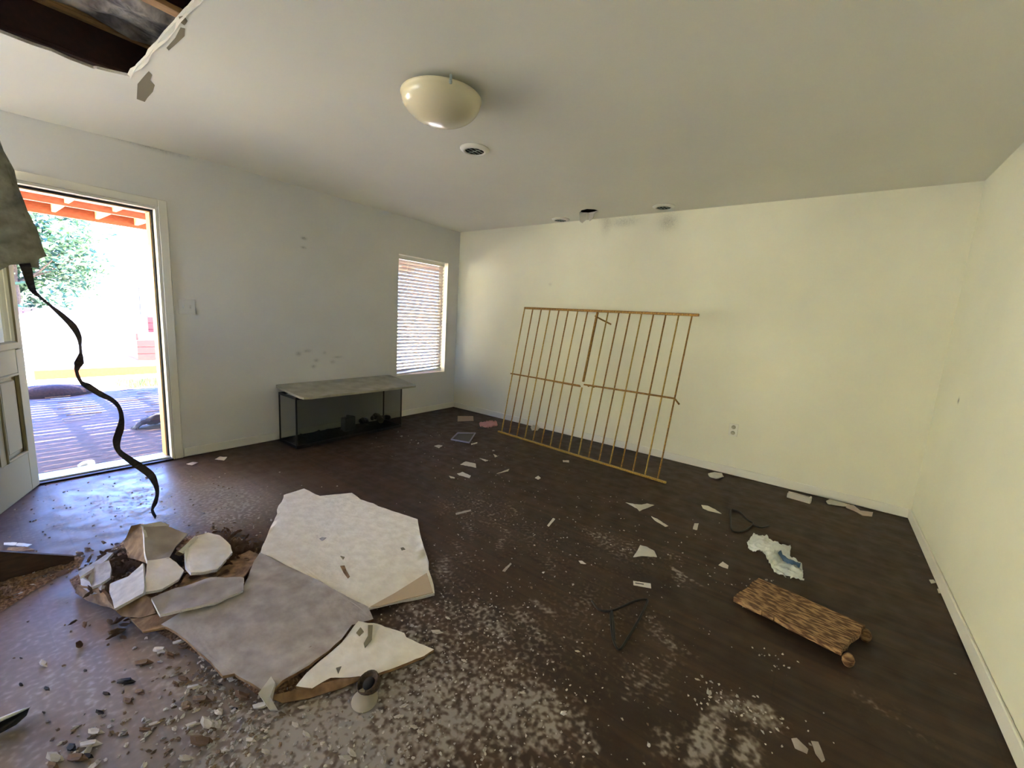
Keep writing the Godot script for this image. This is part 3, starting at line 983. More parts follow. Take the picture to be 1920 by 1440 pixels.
func drywall_heap() -> void:
	var g := "broken ceiling plasterboard in the heap"
	tag(mound("insulation_rubble", [1.548, 4.064, 1.475, 3.983, 1.42, 3.906, 1.272, 3.817, 1.282, 3.728, 1.46, 3.64, 1.517, 3.506, 1.692, 3.406, 1.915, 3.379, 2.071, 3.423, 2.315, 3.38, 2.605, 3.328, 2.753, 3.29, 2.861, 3.363, 3.044, 3.417, 2.963, 3.543, 2.928, 3.682, 2.872, 3.761, 2.721, 3.786, 2.535, 3.824, 2.348, 3.872, 2.141, 3.924, 1.987, 3.969, 1.848, 4.004, 1.693, 4.057], 0, .022, 1.0, M.wool), "brown insulation and rubble under the broken plasterboard", "rubble").set_meta("kind", "stuff")
	var big := slab("drywall_sheet", [1.343, .02, 3.004, 1.316, .012, 2.849, 1.504, .008, 2.83, 1.61, .008, 2.648, 1.744, .008, 2.666, 2.044, .008, 2.625, 2.259, .01, 2.588, 2.559, .012, 2.793, 2.883, .014, 3.014, 2.819, .016, 3.137, 2.757, .03, 3.293, 2.594, .04, 3.322, 2.366, .05, 3.366, 2.036, .06, 3.437], .013, 3, .0025, M.face, M.gypsum, "largest cream sheet of broken ceiling plasterboard, lying flat in mid floor", g)
	for q: Array in [[[2.395, .036, 3.209, 2.407, .036, 3.192, 2.455, .036, 3.21, 2.508, .036, 3.225, 2.516, .036, 3.241, 2.459, .036, 3.229], M.kraft], [[1.966, .034, 3.278, 1.944, .033, 3.233, 1.983, .033, 3.228, 2.033, .035, 3.292], M.kraft], [[2.071, .03, 3.17, 2.063, .03, 3.122, 2.085, .03, 3.109, 2.112, .03, 3.161], M.backing], [[2.311, .034, 3.158, 2.336, .034, 3.149, 2.352, .034, 3.167], M.felt2], [[2.758, .032, 3.282, 2.755, .024, 3.148, 2.742, .02, 2.939, 2.879, .018, 3.02, 2.821, .021, 3.139, 2.784, .03, 3.251], M.tanpaper], [[2.449, .02, 2.906, 2.466, .02, 2.868, 2.492, .02, 2.874, 2.483, .02, 2.911], M.felt2]]:
		var sp := solid(v3(q[0]), .003, 1, 0, 1, Vector3.UP)
		obj("torn_spot", sp[0], q[1], big)
	settle(big)
	slab("drywall_sheet", [2.043, .068, 3.442, 2.392, .056, 3.366, 2.603, .047, 3.327, 2.758, .036, 3.293, 2.83, .03, 3.316, 2.797, .03, 3.396, 2.838, .035, 3.468, 2.867, .035, 3.612, 2.865, .04, 3.705, 2.877, .035, 3.754, 2.825, .045, 3.774, 2.699, .03, 3.794, 2.683, .03, 3.825, 2.586, .035, 3.83, 2.421, .045, 3.855, 2.259, .05, 3.894, 2.244, .06, 3.802, 2.245, .065, 3.711, 2.275, .07, 3.606, 2.165, .07, 3.533], .012, 3, .005, M.backing, M.kraft, "grey paper-backed plasterboard sheet tilting down from the largest cream sheet", g)
	var tip := slab("drywall_sheet", [2.806, .04, 3.372, 2.84, .035, 3.349, 2.852, .03, 3.331, 2.989, .025, 3.279, 3.013, .025, 3.288, 3.137, .018, 3.25, 3.133, .018, 3.299, 3.089, .022, 3.428, 3.057, .025, 3.496, 2.965, .028, 3.586, 2.959, .03, 3.65, 2.915, .035, 3.684, 2.886, .03, 3.632, 2.85, .03, 3.476], .012, 2, .005, M.face, M.kraft, "white pointed plasterboard piece at the near lower right of the heap", g)
	for q: Array in [[[2.862, .045, 3.418, 2.849, .045, 3.39, 2.876, .042, 3.393, 2.883, .042, 3.417]], [[2.858, .042, 3.361, 2.871, .04, 3.347, 2.928, .036, 3.391, 2.945, .036, 3.434, 2.924, .037, 3.425, 2.904, .038, 3.393]], [[2.949, .036, 3.556, 2.957, .036, 3.54, 2.975, .035, 3.563]]]:
		var dent := solid(v3(q[0]), .004, 1, 0, 1, Vector3.UP)
		obj("torn_spot", dent[0], M.felt2, tip)
	settle(tip)
	slab("drywall_sheet", [2.867, .02, 3.759, 2.929, .03, 3.682, 2.994, .025, 3.562, 3.055, .022, 3.494, 3.018, .012, 3.577, 2.969, .01, 3.665, 2.921, .01, 3.732], .01, 2, .006, M.kraft, M.kraft, "brown torn paper strip under the white pointed plasterboard", g)
	# the crumpled left half of the heap
	slab("drywall_piece", [1.585, .2, 3.841, 1.602, .205, 3.808, 1.69, .19, 3.816, 1.737, .12, 3.818, 1.821, .1, 3.841, 1.65, .07, 3.874, 1.536, .1, 3.866], .012, 1, .004, M.kraft, M.gypsum, "brown backed plasterboard piece standing up at the far side of the heap", g)
	slab("drywall_piece", [1.635, .2, 3.808, 1.608, .16, 3.715, 1.688, .12, 3.644, 1.767, .11, 3.715, 1.871, .11, 3.77, 1.853, .12, 3.843], .012, 2, .006, M.backing, M.gypsum, "grey tented plasterboard piece at the far left peak of the heap", g)
	slab("drywall_piece", [1.623, .207, 3.808, 1.56, .17, 3.725, 1.566, .14, 3.688, 1.614, .165, 3.738], .01, 1, .003, M.paper, M.gypsum, "thin pale plasterboard flake on the far rim of the grey tented piece", g)
	slab("drywall_piece", [1.853, .125, 3.843, 1.861, .11, 3.767, 1.907, .1, 3.751, 1.991, .09, 3.744, 2.047, .09, 3.779, 2.092, .1, 3.847, 2.076, .105, 3.9], .012, 2, .008, M.face, M.gypsum, "tan curled plasterboard piece between the round flake and the white triangle", g)
	slab("drywall_piece", [1.87, .12, 3.707, 1.733, .11, 3.621, 1.686, .09, 3.555, 1.755, .085, 3.523, 1.887, .08, 3.519, 1.968, .08, 3.539, 2.081, .09, 3.64, 2.068, .09, 3.685, 2.049, .095, 3.734, 1.976, .1, 3.734], .014, 3, .008, M.face, M.gypsum, "rounded white plasterboard flake on top of the heap", g)
	slab("drywall_piece", [1.878, .135, 3.734, 1.748, .125, 3.629, 1.768, .118, 3.621, 1.868, .11, 3.712], .02, 1, .001, M.gypsum, M.kraft, "narrow upright plasterboard strip against the rounded white flake", g)
	slab("drywall_piece", [1.86, .125, 3.86, 2.067, .125, 3.899, 2.095, .115, 3.91, 2.056, .07, 3.994, 1.918, .075, 3.985, 1.861, .08, 3.973, 1.892, .1, 3.919], .012, 2, .004, M.dull, M.gypsum, "white triangular plasterboard facet leaning at the near left of the heap", g)
	slab("drywall_piece", [2.047, .062, 3.993, 2.079, .1, 3.906, 2.114, .09, 3.892, 2.188, .06, 3.893, 2.149, .045, 3.936, 2.073, .035, 3.977], .01, 2, .004, M.kraft, M.kraft, "tan bent paper flap below the white triangular facet", g)
	slab("drywall_piece", [2.151, .11, 3.896, 2.133, .105, 3.81, 2.138, .09, 3.686, 2.198, .085, 3.611, 2.237, .085, 3.587, 2.306, .075, 3.617, 2.313, .08, 3.732, 2.286, .085, 3.825, 2.247, .085, 3.892], .012, 3, .008, M.backing, M.gypsum, "long grey plasterboard strip lying between the round flake and the grey sheet", g)
	slab("drywall_piece", [2.122, .04, 3.959, 2.18, .05, 3.892, 2.248, .06, 3.807, 2.277, .06, 3.682, 2.291, .06, 3.642, 2.309, .05, 3.761, 2.284, .045, 3.887, 2.235, .035, 3.945], .01, 2, .005, M.kraft, M.kraft, "brown torn paper strip showing under the long grey plasterboard strip", g)
	slab("drywall_piece", [1.672, .09, 4.046, 1.594, .1, 3.931, 1.608, .1, 3.918, 1.665, .1, 3.95, 1.719, .085, 4.046], .012, 1, .003, M.dull, M.gypsum, "narrow white plasterboard strip at the far left end of the heap", g)
	slab("drywall_piece", [1.783, .1, 4.029, 1.703, .11, 3.994, 1.703, .115, 3.948, 1.838, .1, 3.968, 1.85, .09, 3.998, 1.831, .08, 4.026], .012, 2, .006, M.dull, M.gypsum, "grey crumpled plasterboard fragment at the left end of the heap", g)
	slab("drywall_piece", [1.679, .07, 4.042, 1.78, .075, 4.022, 1.853, .08, 3.996, 1.876, .06, 4.004, 1.835, .05, 4.032, 1.742, .05, 4.048], .014, 2, .01, M.dull, M.gypsum, "knobbly white plasterboard lump at the near left end of the heap", g)
	slab("drywall_piece", [1.731, .055, 4.058, 1.859, .07, 4.001, 1.927, .06, 3.996, 2.03, .05, 3.991, 1.891, .01, 4.01, 1.782, .005, 4.044, 1.703, .01, 4.066], .01, 2, .006, M.kraft, M.kraft, "dark brown paper backing sagging at the near left end of the heap", g)
	slab("drywall_piece", [2.913, .05, 3.784, 2.865, .05, 3.784, 2.833, .055, 3.729, 2.865, .05, 3.73, 2.916, .06, 3.768, 2.934, .012, 3.754, 2.912, .01, 3.77], .012, 1, .004, M.paper, M.gypsum, "small white curled chip at the near lower tip of the heap", g)
	slab("drywall_piece", [2.04, .05, 3.779, 1.975, .06, 3.731, 1.975, .055, 3.542, 1.955, .05, 3.456, 2.048, .05, 3.437, 2.117, .055, 3.51, 2.194, .06, 3.576, 2.132, .06, 3.675], .008, 2, .006, M.kraft, M.kraft, "tan torn paper lying between the rounded flake and the grey sheet", g)
	# chunky loose lumps of wool and gypsum on the heap
	var chunk := lump(.5)
	var xs := []
	for p: Array in [[250, 1070, .1], [330, 1050, .09], [470, 1030, .05], [450, 1040, .06], [430, 1062, .06], [215, 1060, .09], [225, 1090, .08]]:
		pass
	for k in 420:
		var a: Array = HEAP_SPOTS[k % HEAP_SPOTS.size()]
		var r := rng.randf_range(.004, .014)
		xs.append(Transform3D(Basis.from_euler(Vector3(rng.randf() * 6, rng.randf() * 6, rng.randf() * 6)).scaled_local(Vector3(r * 2.2, r * .5, r)), Vector3(a[0] + rng.randfn() * .06, a[2] - .01 + rng.randf_range(-.01, .012), a[1] + rng.randfn() * .05)))
	var o := scatter("insulation_tufts", chunk, M.wool, xs)
	tag(o, "tufts of brown insulation caught between the plasterboard pieces", "insulation")

const HEAP_SPOTS := [[1.642, 3.847, .08], [1.711, 3.9, .07], [1.86, 3.416, .04], [1.9, 3.483, .05], [1.982, 3.537, .05], [1.571, 3.913, .07], [1.815, 3.937, .06], [1.634, 3.492, .03], [1.787, 3.715, .08], [1.979, 3.628, .06], [2.085, 3.945, .03], [1.954, 3.707, .06]]

# an angular broken lump, radius about 1
func lump(jag: float) -> ArrayMesh:
	var ico := SphereMesh.new()
	ico.radius = 1.0
	ico.height = 2.0
	ico.radial_segments = 7
	ico.rings = 4
	var arr := ico.get_mesh_arrays()
	var vs: PackedVector3Array = arr[Mesh.ARRAY_VERTEX]
	var ids: PackedInt32Array = arr[Mesh.ARRAY_INDEX]
	var st := mk()
	var f := func(v: Vector3) -> Vector3: return v * (1.0 + jag * noise.get_noise_3d(v.x * 13 + ids.size() + rng.seed % 17, v.y * 13, v.z * 13) * 1.6)
	for i in range(0, ids.size(), 3):
		var a: Vector3 = f.call(vs[ids[i]])
		var b: Vector3 = f.call(vs[ids[i + 1]])
		var c: Vector3 = f.call(vs[ids[i + 2]])
		tri(st, a, b, c, a + b + c)
	st.generate_normals()
	return st.commit()

# ---------------------------------------------------------------- things hanging from the ceiling hole
func hanging() -> void:
	var poly := v3([1.12, 1.981, 4.084, 1.122, 1.939, 4.077, 1.125, 1.862, 4.052, 1.125, 1.797, 4.047, 1.128, 1.688, 4.026, 1.13, 1.607, 4.001, 1.13, 1.515, 3.988, 1.132, 1.491, 3.981, 1.13, 1.473, 4.008, 1.13, 1.432, 4.01, 1.128, 1.429, 4.04, 1.128, 1.443, 4.062, 1.125, 1.433, 4.1, 1.122, 1.405, 4.132, 1.12, 1.379, 4.195, 1.118, 1.354, 4.311, 1.115, 1.327, 4.465, 1.11, 1.785, 4.443, 1.108, 2.114, 4.341, 1.108, 2.202, 4.233, 1.108, 2.219, 4.151])
	var s := solid(ragged(poly, .05, .004), .006, 3, .035, 5.0, Vector3(1, 0, 0))
	tag(obj("torn_facing", s[0], M.felt), "grey green torn sheet hanging from the ceiling hole at the left edge", "torn sheet")
	# twisted black strap: x, y, z, half width
	var px := [1.13, 1.446, 4.056, 1.13, 1.42, 4.051, 1.132, 1.371, 4.047, 1.132, 1.322, 4.039, 1.132, 1.293, 4.019, 1.132, 1.259, 3.992, 1.132, 1.211, 3.954, 1.132, 1.154, 3.917, 1.132, 1.099, 3.9, 1.132, 1.056, 3.899, 1.132, 1.017, 3.9, 1.132, .967, 3.909, 1.132, .921, 3.921, 1.132, .866, 3.909, 1.132, .841, 3.885, 1.132, .79, 3.837, 1.132, .76, 3.801, 1.132, .717, 3.774, 1.132, .655, 3.765, 1.132, .586, 3.776, 1.132, .528, 3.793, 1.132, .466, 3.79, 1.133, .41, 3.753, 1.134, .351, 3.706, 1.135, .29, 3.662, 1.137, .225, 3.642, 1.14, .168, 3.638, 1.143, .106, 3.655, 1.146, .068, 3.668, 1.15, .024, 3.656]
	var wid := [9, 8, 6, 4, 1.6, 1.6, 4, 6, 4, 1.5, 2, 8.5, 2, 2, 6, 5, 3.5, 3, 4, 8, 8, 4, 6, 9, 9, 5, 4, 6, 2.5, 1.5]
	var pts := smooth_path(v3(px), 3)
	var st := mk()
	var ring := []
	for i in pts.size():
		var d: Vector3 = (pts[mini(i + 1, pts.size() - 1)] - pts[maxi(i - 1, 0)]).normalized()
		var across := d.cross(Vector3(1, 0, .2)).normalized()
		var tw := clampf(lerpf(wid[i / 3], wid[mini(i / 3 + 1, wid.size() - 1)], (i % 3) / 3.0) / 9.0, 0.1, 1.0)
		across = (across * tw + Vector3(1, 0, .2).normalized() * sqrt(1 - tw * tw)).normalized()
		var deep := d.cross(across).normalized() * .0012
		across *= .019
		ring.append([pts[i] + across + deep, pts[i] - across + deep, pts[i] - across - deep, pts[i] + across - deep])
	for i in ring.size() - 1:
		for k in 4:
			var m := (k + 1) % 4
			quad(st, ring[i][k], ring[i][m], ring[i + 1][m], ring[i + 1][k], ring[i][k] + ring[i][m] - pts[i] * 2.0)
	tag(obj("twisted_strap", st, M.strap), "long twisted black strap dangling from the torn sheet to the floor", "strap")

# ---------------------------------------------------------------- other things on the floor
func board_and_cloth() -> void:
	# weathered board, propped up on two short pegs at one end
	var t := thing("weathered_board", "short weathered brown wooden board with knobbed feet near the right wall", "board")
	var a := Vector3(4.015, .026, 2.062)
	var b := Vector3(4.092, .026, 1.780)
	var c := Vector3(4.525, .062, 1.925)
	var d := Vector3(4.435, .062, 2.198)
	var r := mk()
	var wood := mottled(Color(.31, .20, .11), Color(.66, .53, .37), .03, Vector3(3, 3, 12), .85, .2, 61, 2.6)
	var s := solid(ragged([a, b, c, d], .03, .005), .024, 3, .002, 1, Vector3.UP)
	# the grain runs along the board: turn the mesh, then the node
	var ang := atan2(-(d.z - a.z), d.x - a.x)
	s[0].generate_normals()
	var mesh: ArrayMesh = s[0].commit()
	var turn := Basis(Vector3.UP, ang)
	var st2 := SurfaceTool.new()
	st2.append_from(mesh, 0, Transform3D(turn.inverse(), Vector3()))
	wood.uv1_scale = Vector3(1.8, 7, 7)
	var m := inst("plank", st2.commit(), wood, Vector3.ZERO, t)
	m.basis = turn
	for q: Vector3 in [d.lerp(c, .08) + Vector3(.02, -.03, .01), d.lerp(c, .93) + Vector3(.012, -.03, .005)]:
		r = mk()
		lathe(r, [Vector2(0, -.032), Vector2(.013, -.03), Vector2(.021, -.016), Vector2(.022, 0), Vector2(.016, .014), Vector2(.01, .022), Vector2(0, .024)], 14, Transform3D(Basis(), q))
		obj("foot_knob", r, wood, t)
	var r3 := mk()
	box(r3, (a + b) / 2.0 + Vector3(.03, -.013, .005), Vector3(.02, .024, .25), Basis(Vector3.UP, ang), .004)
	obj("cleat", r3, wood, t)
	t.position = Vector3.ZERO
	# crumpled white cloth with a blue stripe
	var cl := thing("paper_towel", "crumpled white paper towel with a blue stripe, beyond the weathered board", "towel")
	var poly := v3([3.978, .008, 1.354, 3.998, .02, 1.218, 4.062, .03, 1.201, 4.133, .03, 1.261, 4.203, .012, 1.204, 4.212, .02, 1.369, 4.271, .012, 1.41, 4.292, .006, 1.583, 4.217, .004, 1.621, 4.156, .006, 1.615, 4.117, .015, 1.528, 4.071, .012, 1.402, 4.034, .006, 1.44, 3.996, .004, 1.421])
	var cm := mat(Color(.88, .89, .87), .85)
	var s2 := solid(ragged(poly, .03, .004), .002, 4, .022, 22.0, Vector3.UP)
	obj("cloth", s2[0], cm, cl)
	var s3 := solid(v3([4.148, .03, 1.404, 4.162, .031, 1.377, 4.209, .026, 1.423, 4.266, .02, 1.432, 4.265, .019, 1.473, 4.204, .026, 1.495]), .001, 3, .022, 22.0, Vector3.UP)
	obj("blue_stripe", s3[0], mat(Color(.30, .42, .55), .8), cl)
	settle(cl)
	# dark cord loops
	for q: Array in [[[3.813, .006, .862, 3.866, .008, .877, 3.933, .006, .979, 3.973, .006, 1.027, 3.934, .006, 1.196, 3.876, .006, 1.241, 3.841, .008, 1.094, 3.808, .006, .892], [3.971, .006, 1.039, 4.024, .01, 1.051, 4.064, .006, .971], "dark loop of cord by the crumpled white towel"], [[3.478, .006, 2.544, 3.532, .008, 2.58, 3.58, .006, 2.543, 3.608, .008, 2.483, 3.637, .006, 2.402, 3.674, .008, 2.357, 3.688, .006, 2.373, 3.701, .008, 2.524, 3.705, .006, 2.661, 3.701, .008, 2.749, 3.645, .006, 2.686, 3.584, .006, 2.564], [3.582, .006, 2.547, 3.624, .01, 2.626, 3.665, .006, 2.709], "dark loop of cord lying in mid floor left of the weathered board"]]:
		var st := mk()
		tube(st, smooth_path(v3(q[0]), 4), .0055, 6)
		tube(st, smooth_path(v3(q[1]), 4), .0055, 6)
		tag(obj("cord_loop", st, M.black), q[2], "cord", "dark cord loops on the floor")
	# brown plank standing on edge and what lies beside it, far left
	var b0 := Vector3(1.357, 0, 4.275)
	var b1 := Vector3(1.372, 0, 4.025)
	var st3 := mk()
	var top := [b0 + Vector3(-.02, .165, .4), b0 + Vector3(-.012, .158, 0), b1 + Vector3(0, .03, 0)]
	var bot := [b0 + Vector3(.02, 0, .4), b0, b1]
	var o := Vector3(-.018, 0, 0)
	for k in 2:
		quad(st3, top[k], top[k + 1], bot[k + 1], bot[k], Vector3(1, 0, 0))
		quad(st3, top[k] + o, top[k + 1] + o, bot[k + 1] + o, bot[k] + o, Vector3(-1, 0, 0))
		quad(st3, top[k], top[k + 1], top[k + 1] + o, top[k] + o, Vector3.UP)
	quad(st3, top[2], bot[2], bot[2] + o, top[2] + o, Vector3(0, 0, -1))
	tag(obj("brown_plank", st3, mottled(Color(.20, .135, .09), Color(.30, .21, .145), .02, Vector3(8, 8, 2), .8, 0, 62)), "dark brown plank with pale top edge standing on edge at the far left", "plank")
	tag(mound("rubble_strip", [1.316, 4.259, 1.359, 4.164, 1.315, 4.055, 1.338, 3.982, 1.439, 4.015, 1.49, 4.101, 1.546, 4.179, 1.642, 4.274, 1.685, 4.356, 1.302, 4.349], 0, .02, 1.2, M.wool), "brown rubble in front of the dark plank at the left edge", "rubble").set_meta("kind", "stuff")
	for q: Array in [[[.922, .012, 4.226, .967, .012, 4.184, .995, .012, 4.193, .95, .012, 4.228], "short white plastic strip behind the dark plank, at the frame edge", M.white_plastic], [[.997, .012, 4.191, .976, .012, 4.183, 1.039, .012, 4.138, 1.051, .012, 4.155], "white plastic strip behind the dark plank, right of its twin", M.white_plastic], [[.98, .004, 4.216, 1.038, .004, 4.155, 1.106, .004, 4.133, 1.073, .004, 4.177, 1.012, .004, 4.221], "tan paper scrap behind the dark plank", M.kraft]]:
		paper("paper_scrap", q[0], q[2], q[1], "strips behind the dark plank", .003)
	# curved dark blade of sheet with a pale edge
	var blade := v3([2.411, .05, 4.337, 2.394, .05, 4.306, 2.389, .045, 4.275, 2.356, .02, 4.247, 2.368, .006, 4.255, 2.386, .004, 4.278, 2.376, .004, 4.309, 2.394, .004, 4.34])
	var s4 := solid(blade, .004, 2, .004, 1, Vector3(1, .3, 0))
	var bt := thing("curved_strip", "curved dark strip with a pale edge at the lower left corner", "strip")
	obj("body", s4[0], mat(Color(.07, .06, .055), .6), bt)
	var st5 := mk()
	tube(st5, v3([2.412, .053, 4.336, 2.395, .053, 4.306, 2.39, .048, 4.275, 2.356, .022, 4.247]), [.006, .006, .005, .002], 6)
	obj("pale_edge", st5, M.white_plastic, bt)
	settle(bt)
	# broken round electrical box beside the heap
	var e := thing("electrical_box", "broken round electrical box with a pale cover disc, right of the heap's near tip", "electrical box")
	var q := [3.096, 3.514]
	var p := Vector3(q[0], 0, q[1])
	var st6 := mk()
	lathe(st6, [Vector2(0, .006), Vector2(.038, .006), Vector2(.04, .008), Vector2(.04, .032), Vector2(.037, .034), Vector2(.036, .02), Vector2(0, .018)], 20, Transform3D(Basis.from_euler(Vector3(.35, .3, .2)), p + Vector3(-.01, .006, -.01)))
	obj("box_body", st6, mottled(Color(.16, .13, .09), Color(.42, .35, .25), .04, Vector3(9, 9, 9), .8, 0, 63), e)
	st6 = mk()
	lathe(st6, [Vector2(.022, .02), Vector2(.02, .025), Vector2(0, .026)], 14, Transform3D(Basis.from_euler(Vector3(.35, .3, .2)), p + Vector3(-.01, .006, -.01)))
	obj("dark_inside", st6, M.void, e)
	st6 = mk()
	lathe(st6, [Vector2(0, -.002), Vector2(.042, -.002), Vector2(.044, 0), Vector2(.042, .003), Vector2(0, .004)], 24, Transform3D(Basis.from_euler(Vector3(.12, 0, -.1)), p + Vector3(.02, .008, .035)))
	obj("cover_disc", st6, mat(Color(.62, .58, .50), .6), e)
	settle(e)

func smooth_path(p: Array, n: int) -> Array:
	var r := []
	for i in p.size() - 1:
		var a: Vector3 = p[maxi(i - 1, 0)]
		var d: Vector3 = p[mini(i + 2, p.size() - 1)]
		for k in n:
			r.append((p[i] as Vector3).cubic_interpolate(p[i + 1], a, d, float(k) / n))
	r.append(p[p.size() - 1])
	return r

func paper(called: String, pts: Array, m: Material, label: String, group := "", thick := .002, bump := .003) -> MeshInstance3D:
	var poly := v3(pts)
	if split_poly(poly, 0).is_empty(): print(label)
	var s := solid(ragged(poly, .03, .0015), thick, 2, bump, 30.0, Vector3.UP)
	var o := obj(called, s[0], m)
	tag(o, label, "scrap", group)
	return o

func scraps() -> void:
	var w: Material = M.paper
	var g := "small scraps on the floor"
	paper("paper_scrap", [.444, .006, .368, .579, .008, .213, .751, .006, .392, .641, .006, .57], mat(Color(.66, .57, .48), .8), "tan card scrap lying nearest the far corner", g)
	paper("paper_scrap", [2.33, .004, .852, 2.374, .004, .805, 2.404, .004, .86, 2.357, .004, .889], w, "tiny cream chip just in front of the railing's lower rail", g)
	paper("paper_scrap", [1.179, .004, 1.456, 1.2, .012, 1.418, 1.224, .004, 1.381, 1.262, .004, 1.468], w, "tiny torn white paper left of the blue tray", g)
	paper("paper_scrap", [1.38, .004, 1.125, 1.387, .004, 1.033, 1.412, .004, 1.061, 1.408, .004, 1.148], w, "white sliver touching the near right of the blue tray", g)
	paper("plaster_flake", [1.738, .006, 1.656, 1.74, .02, 1.589, 1.822, .01, 1.542, 1.887, .004, 1.607, 1.832, .01, 1.631], w, "white folded flake, upper of the pair in mid floor before the tank", g)
	paper("plaster_flake", [1.868, .004, 1.828, 1.888, .012, 1.784, 1.988, .008, 1.787, 2.004, .004, 1.823, 1.905, .004, 1.841], w, "white flake, lower of the pair in mid floor before the tank", g)
	paper("paper_scrap", [1.739, .004, 1.397, 1.804, .012, 1.403, 1.836, .004, 1.379, 1.835, .004, 1.423], w, "white bent sliver beyond the pair of white flakes", g)
	paper("paper_scrap", [1.749, .004, 1.203, 1.826, .008, 1.231, 1.82, .004, 1.265], w, "small white chip furthest beyond the pair of white flakes", g)
	paper("paper_scrap", [2.102, .004, 1.586, 2.115, .008, 1.422, 2.134, .004, 1.462, 2.113, .004, 1.556], w, "thin white sliver right of the pair of white flakes", g)
	paper("paper_scrap", [1.855, .004, 1.91, 1.913, .004, 1.9, 1.927, .004, 1.919, 1.897, .004, 1.933], w, "small white chip left of the pair of white flakes", g)
	paper("paper_scrap", [2.392, .004, 1.425, 2.392, .01, 1.377, 2.433, .008, 1.397, 2.431, .004, 1.435], w, "small pale lump of paper below the middle of the railing", g)
	paper("paper_scrap", [2.363, .004, 2.347, 2.4, .004, 2.234, 2.416, .004, 2.251, 2.382, .004, 2.361], M.backing, "grey paper strip right of the large cream sheet", g)
	paper("paper_scrap", [2.913, .004, 2.055, 2.886, .004, 1.938, 2.905, .004, 1.941, 2.928, .004, 2.059], w, "cream sliver standing alone in the centre of the floor", g)
	paper("paper_scrap", [3.003, .004, 2.643, 2.99, .004, 2.555, 3.001, .004, 2.559, 3.019, .004, 2.641], M.backing, "grey sliver right of the large cream sheet's far edge", g)
	paper("paper_scrap", [3.263, .004, 2.276, 3.283, .006, 2.269, 3.31, .004, 2.276, 3.285, .004, 2.292], w, "small white chip in the centre of the floor left of the white triangle", g)
	paper("plaster_flake", [3.166, .012, 1.35, 3.228, .02, 1.351, 3.272, .014, 1.303, 3.3, .02, 1.268, 3.342, .006, 1.223, 3.292, .004, 1.4, 3.263, .006, 1.375], w, "white arrow-shaped flake beyond the white triangle", g)
	paper("plaster_flake", [3.615, .006, .956, 3.659, .016, .955, 3.707, .01, .965, 3.765, .004, .999, 3.686, .006, 1.023, 3.637, .004, 1.004], w, "pointed white flake nearest the dark cord loop by the towel", g)
	paper("paper_scrap", [3.386, .004, 1.423, 3.437, .008, 1.44, 3.523, .004, 1.482, 3.509, .004, 1.506, 3.423, .004, 1.464], w, "long white strip between the arrow-shaped flake and the triangle", g)
	paper("paper_scrap", [3.65, .004, 1.31, 3.674, .006, 1.292, 3.689, .006, 1.4, 3.664, .004, 1.408], w, "small white upright rectangle between strip and dark cord loop", g)
	paper("plaster_flake", [3.48, .006, 1.946, 3.472, .012, 1.879, 3.51, .012, 1.868, 3.559, .008, 1.877, 3.591, .004, 1.923, 3.529, .008, 1.974, 3.484, .004, 2.022], w, "white triangular flake in mid floor", g)
	paper("paper_scrap", [3.89, .004, 1.757, 3.904, .012, 1.718, 3.937, .008, 1.729, 3.94, .004, 1.76, 3.919, .004, 1.765], M.paper, "small pinkish white chip left of the paper towel", g)
	paper("paper_scrap", [4.3, .004, 2.723, 4.314, .006, 2.711, 4.347, .004, 2.727, 4.344, .004, 2.75, 4.312, .004, 2.752], M.backing, "grey paper strip near the lower frame edge, left of its twin", g)
	paper("paper_scrap", [4.353, .004, 2.688, 4.372, .006, 2.677, 4.391, .004, 2.734, 4.383, .004, 2.751, 4.366, .004, 2.729], M.backing, "grey paper strip near the lower frame edge, right of its twin", g)
	paper("paper_scrap", [4.862, .004, 1.062, 4.88, .008, 1.054, 4.889, .004, 1.07, 4.865, .004, 1.105], w, "white chip by the right wall, further one of two", g)
	paper("paper_scrap", [4.881, .004, 1.153, 4.891, .008, 1.152, 4.894, .004, 1.189, 4.88, .004, 1.202], w, "white chip by the right wall, nearer one of two", g)
	paper("paper_scrap", [.231, .004, 3.055, .186, .004, 3.005, .239, .004, 2.967, .306, .004, 3.014], w, "white paper scrap on the floor just right of the doorway", g)
	paper("paper_scrap", [.208, .004, 3.247, .206, .01, 3.2, .229, .004, 3.171, .264, .004, 3.224], w, "pale chip touching the casing foot right of the doorway", g)
	# printed tag
	var t := thing("paper_tag", "white printed paper tag beyond the dark cord loop in mid floor", "tag")
	var s := solid(v3([3.57, .004, 2.246, 3.649, .004, 2.204, 3.665, .004, 2.243, 3.585, .004, 2.28]), .001, 1, 0, 1, Vector3.UP)
	obj("card", s[0], M.white_plastic, t)
	s = solid(v3([3.584, .005, 2.255, 3.623, .005, 2.234, 3.625, .005, 2.241, 3.587, .005, 2.262]), .0004, 0, 0, 1, Vector3.UP)
	obj("printed_line", s[0], M.black, t)
	settle(t)
	# blue framed tray
	var tray := thing("blue_tray", "small dark tray with a pale blue rim on the floor near the far corner", "tray")
	var tp := v3([1.168, .012, 1.204, 1.042, .012, .979, 1.172, .012, .829, 1.373, .012, 1.143])
	s = solid(tp, .008, 0, 0, 1, Vector3.UP)
	obj("tray_bottom", s[0], mat(Color(.10, .10, .13), .5), tray)
	var st := mk()
	for k in 4: tube(st, [tp[k] + Vector3(0, .006, 0), tp[(k + 1) % 4] + Vector3(0, .006, 0)], .008, 6)
	obj("rim", st, mat(Color(.50, .50, .62), .5), tray)
	settle(tray)
	# pink wrapper
	var wr := thing("pink_wrapper", "crumpled pink and black wrapper by the back wall, left of the railing", "wrapper")
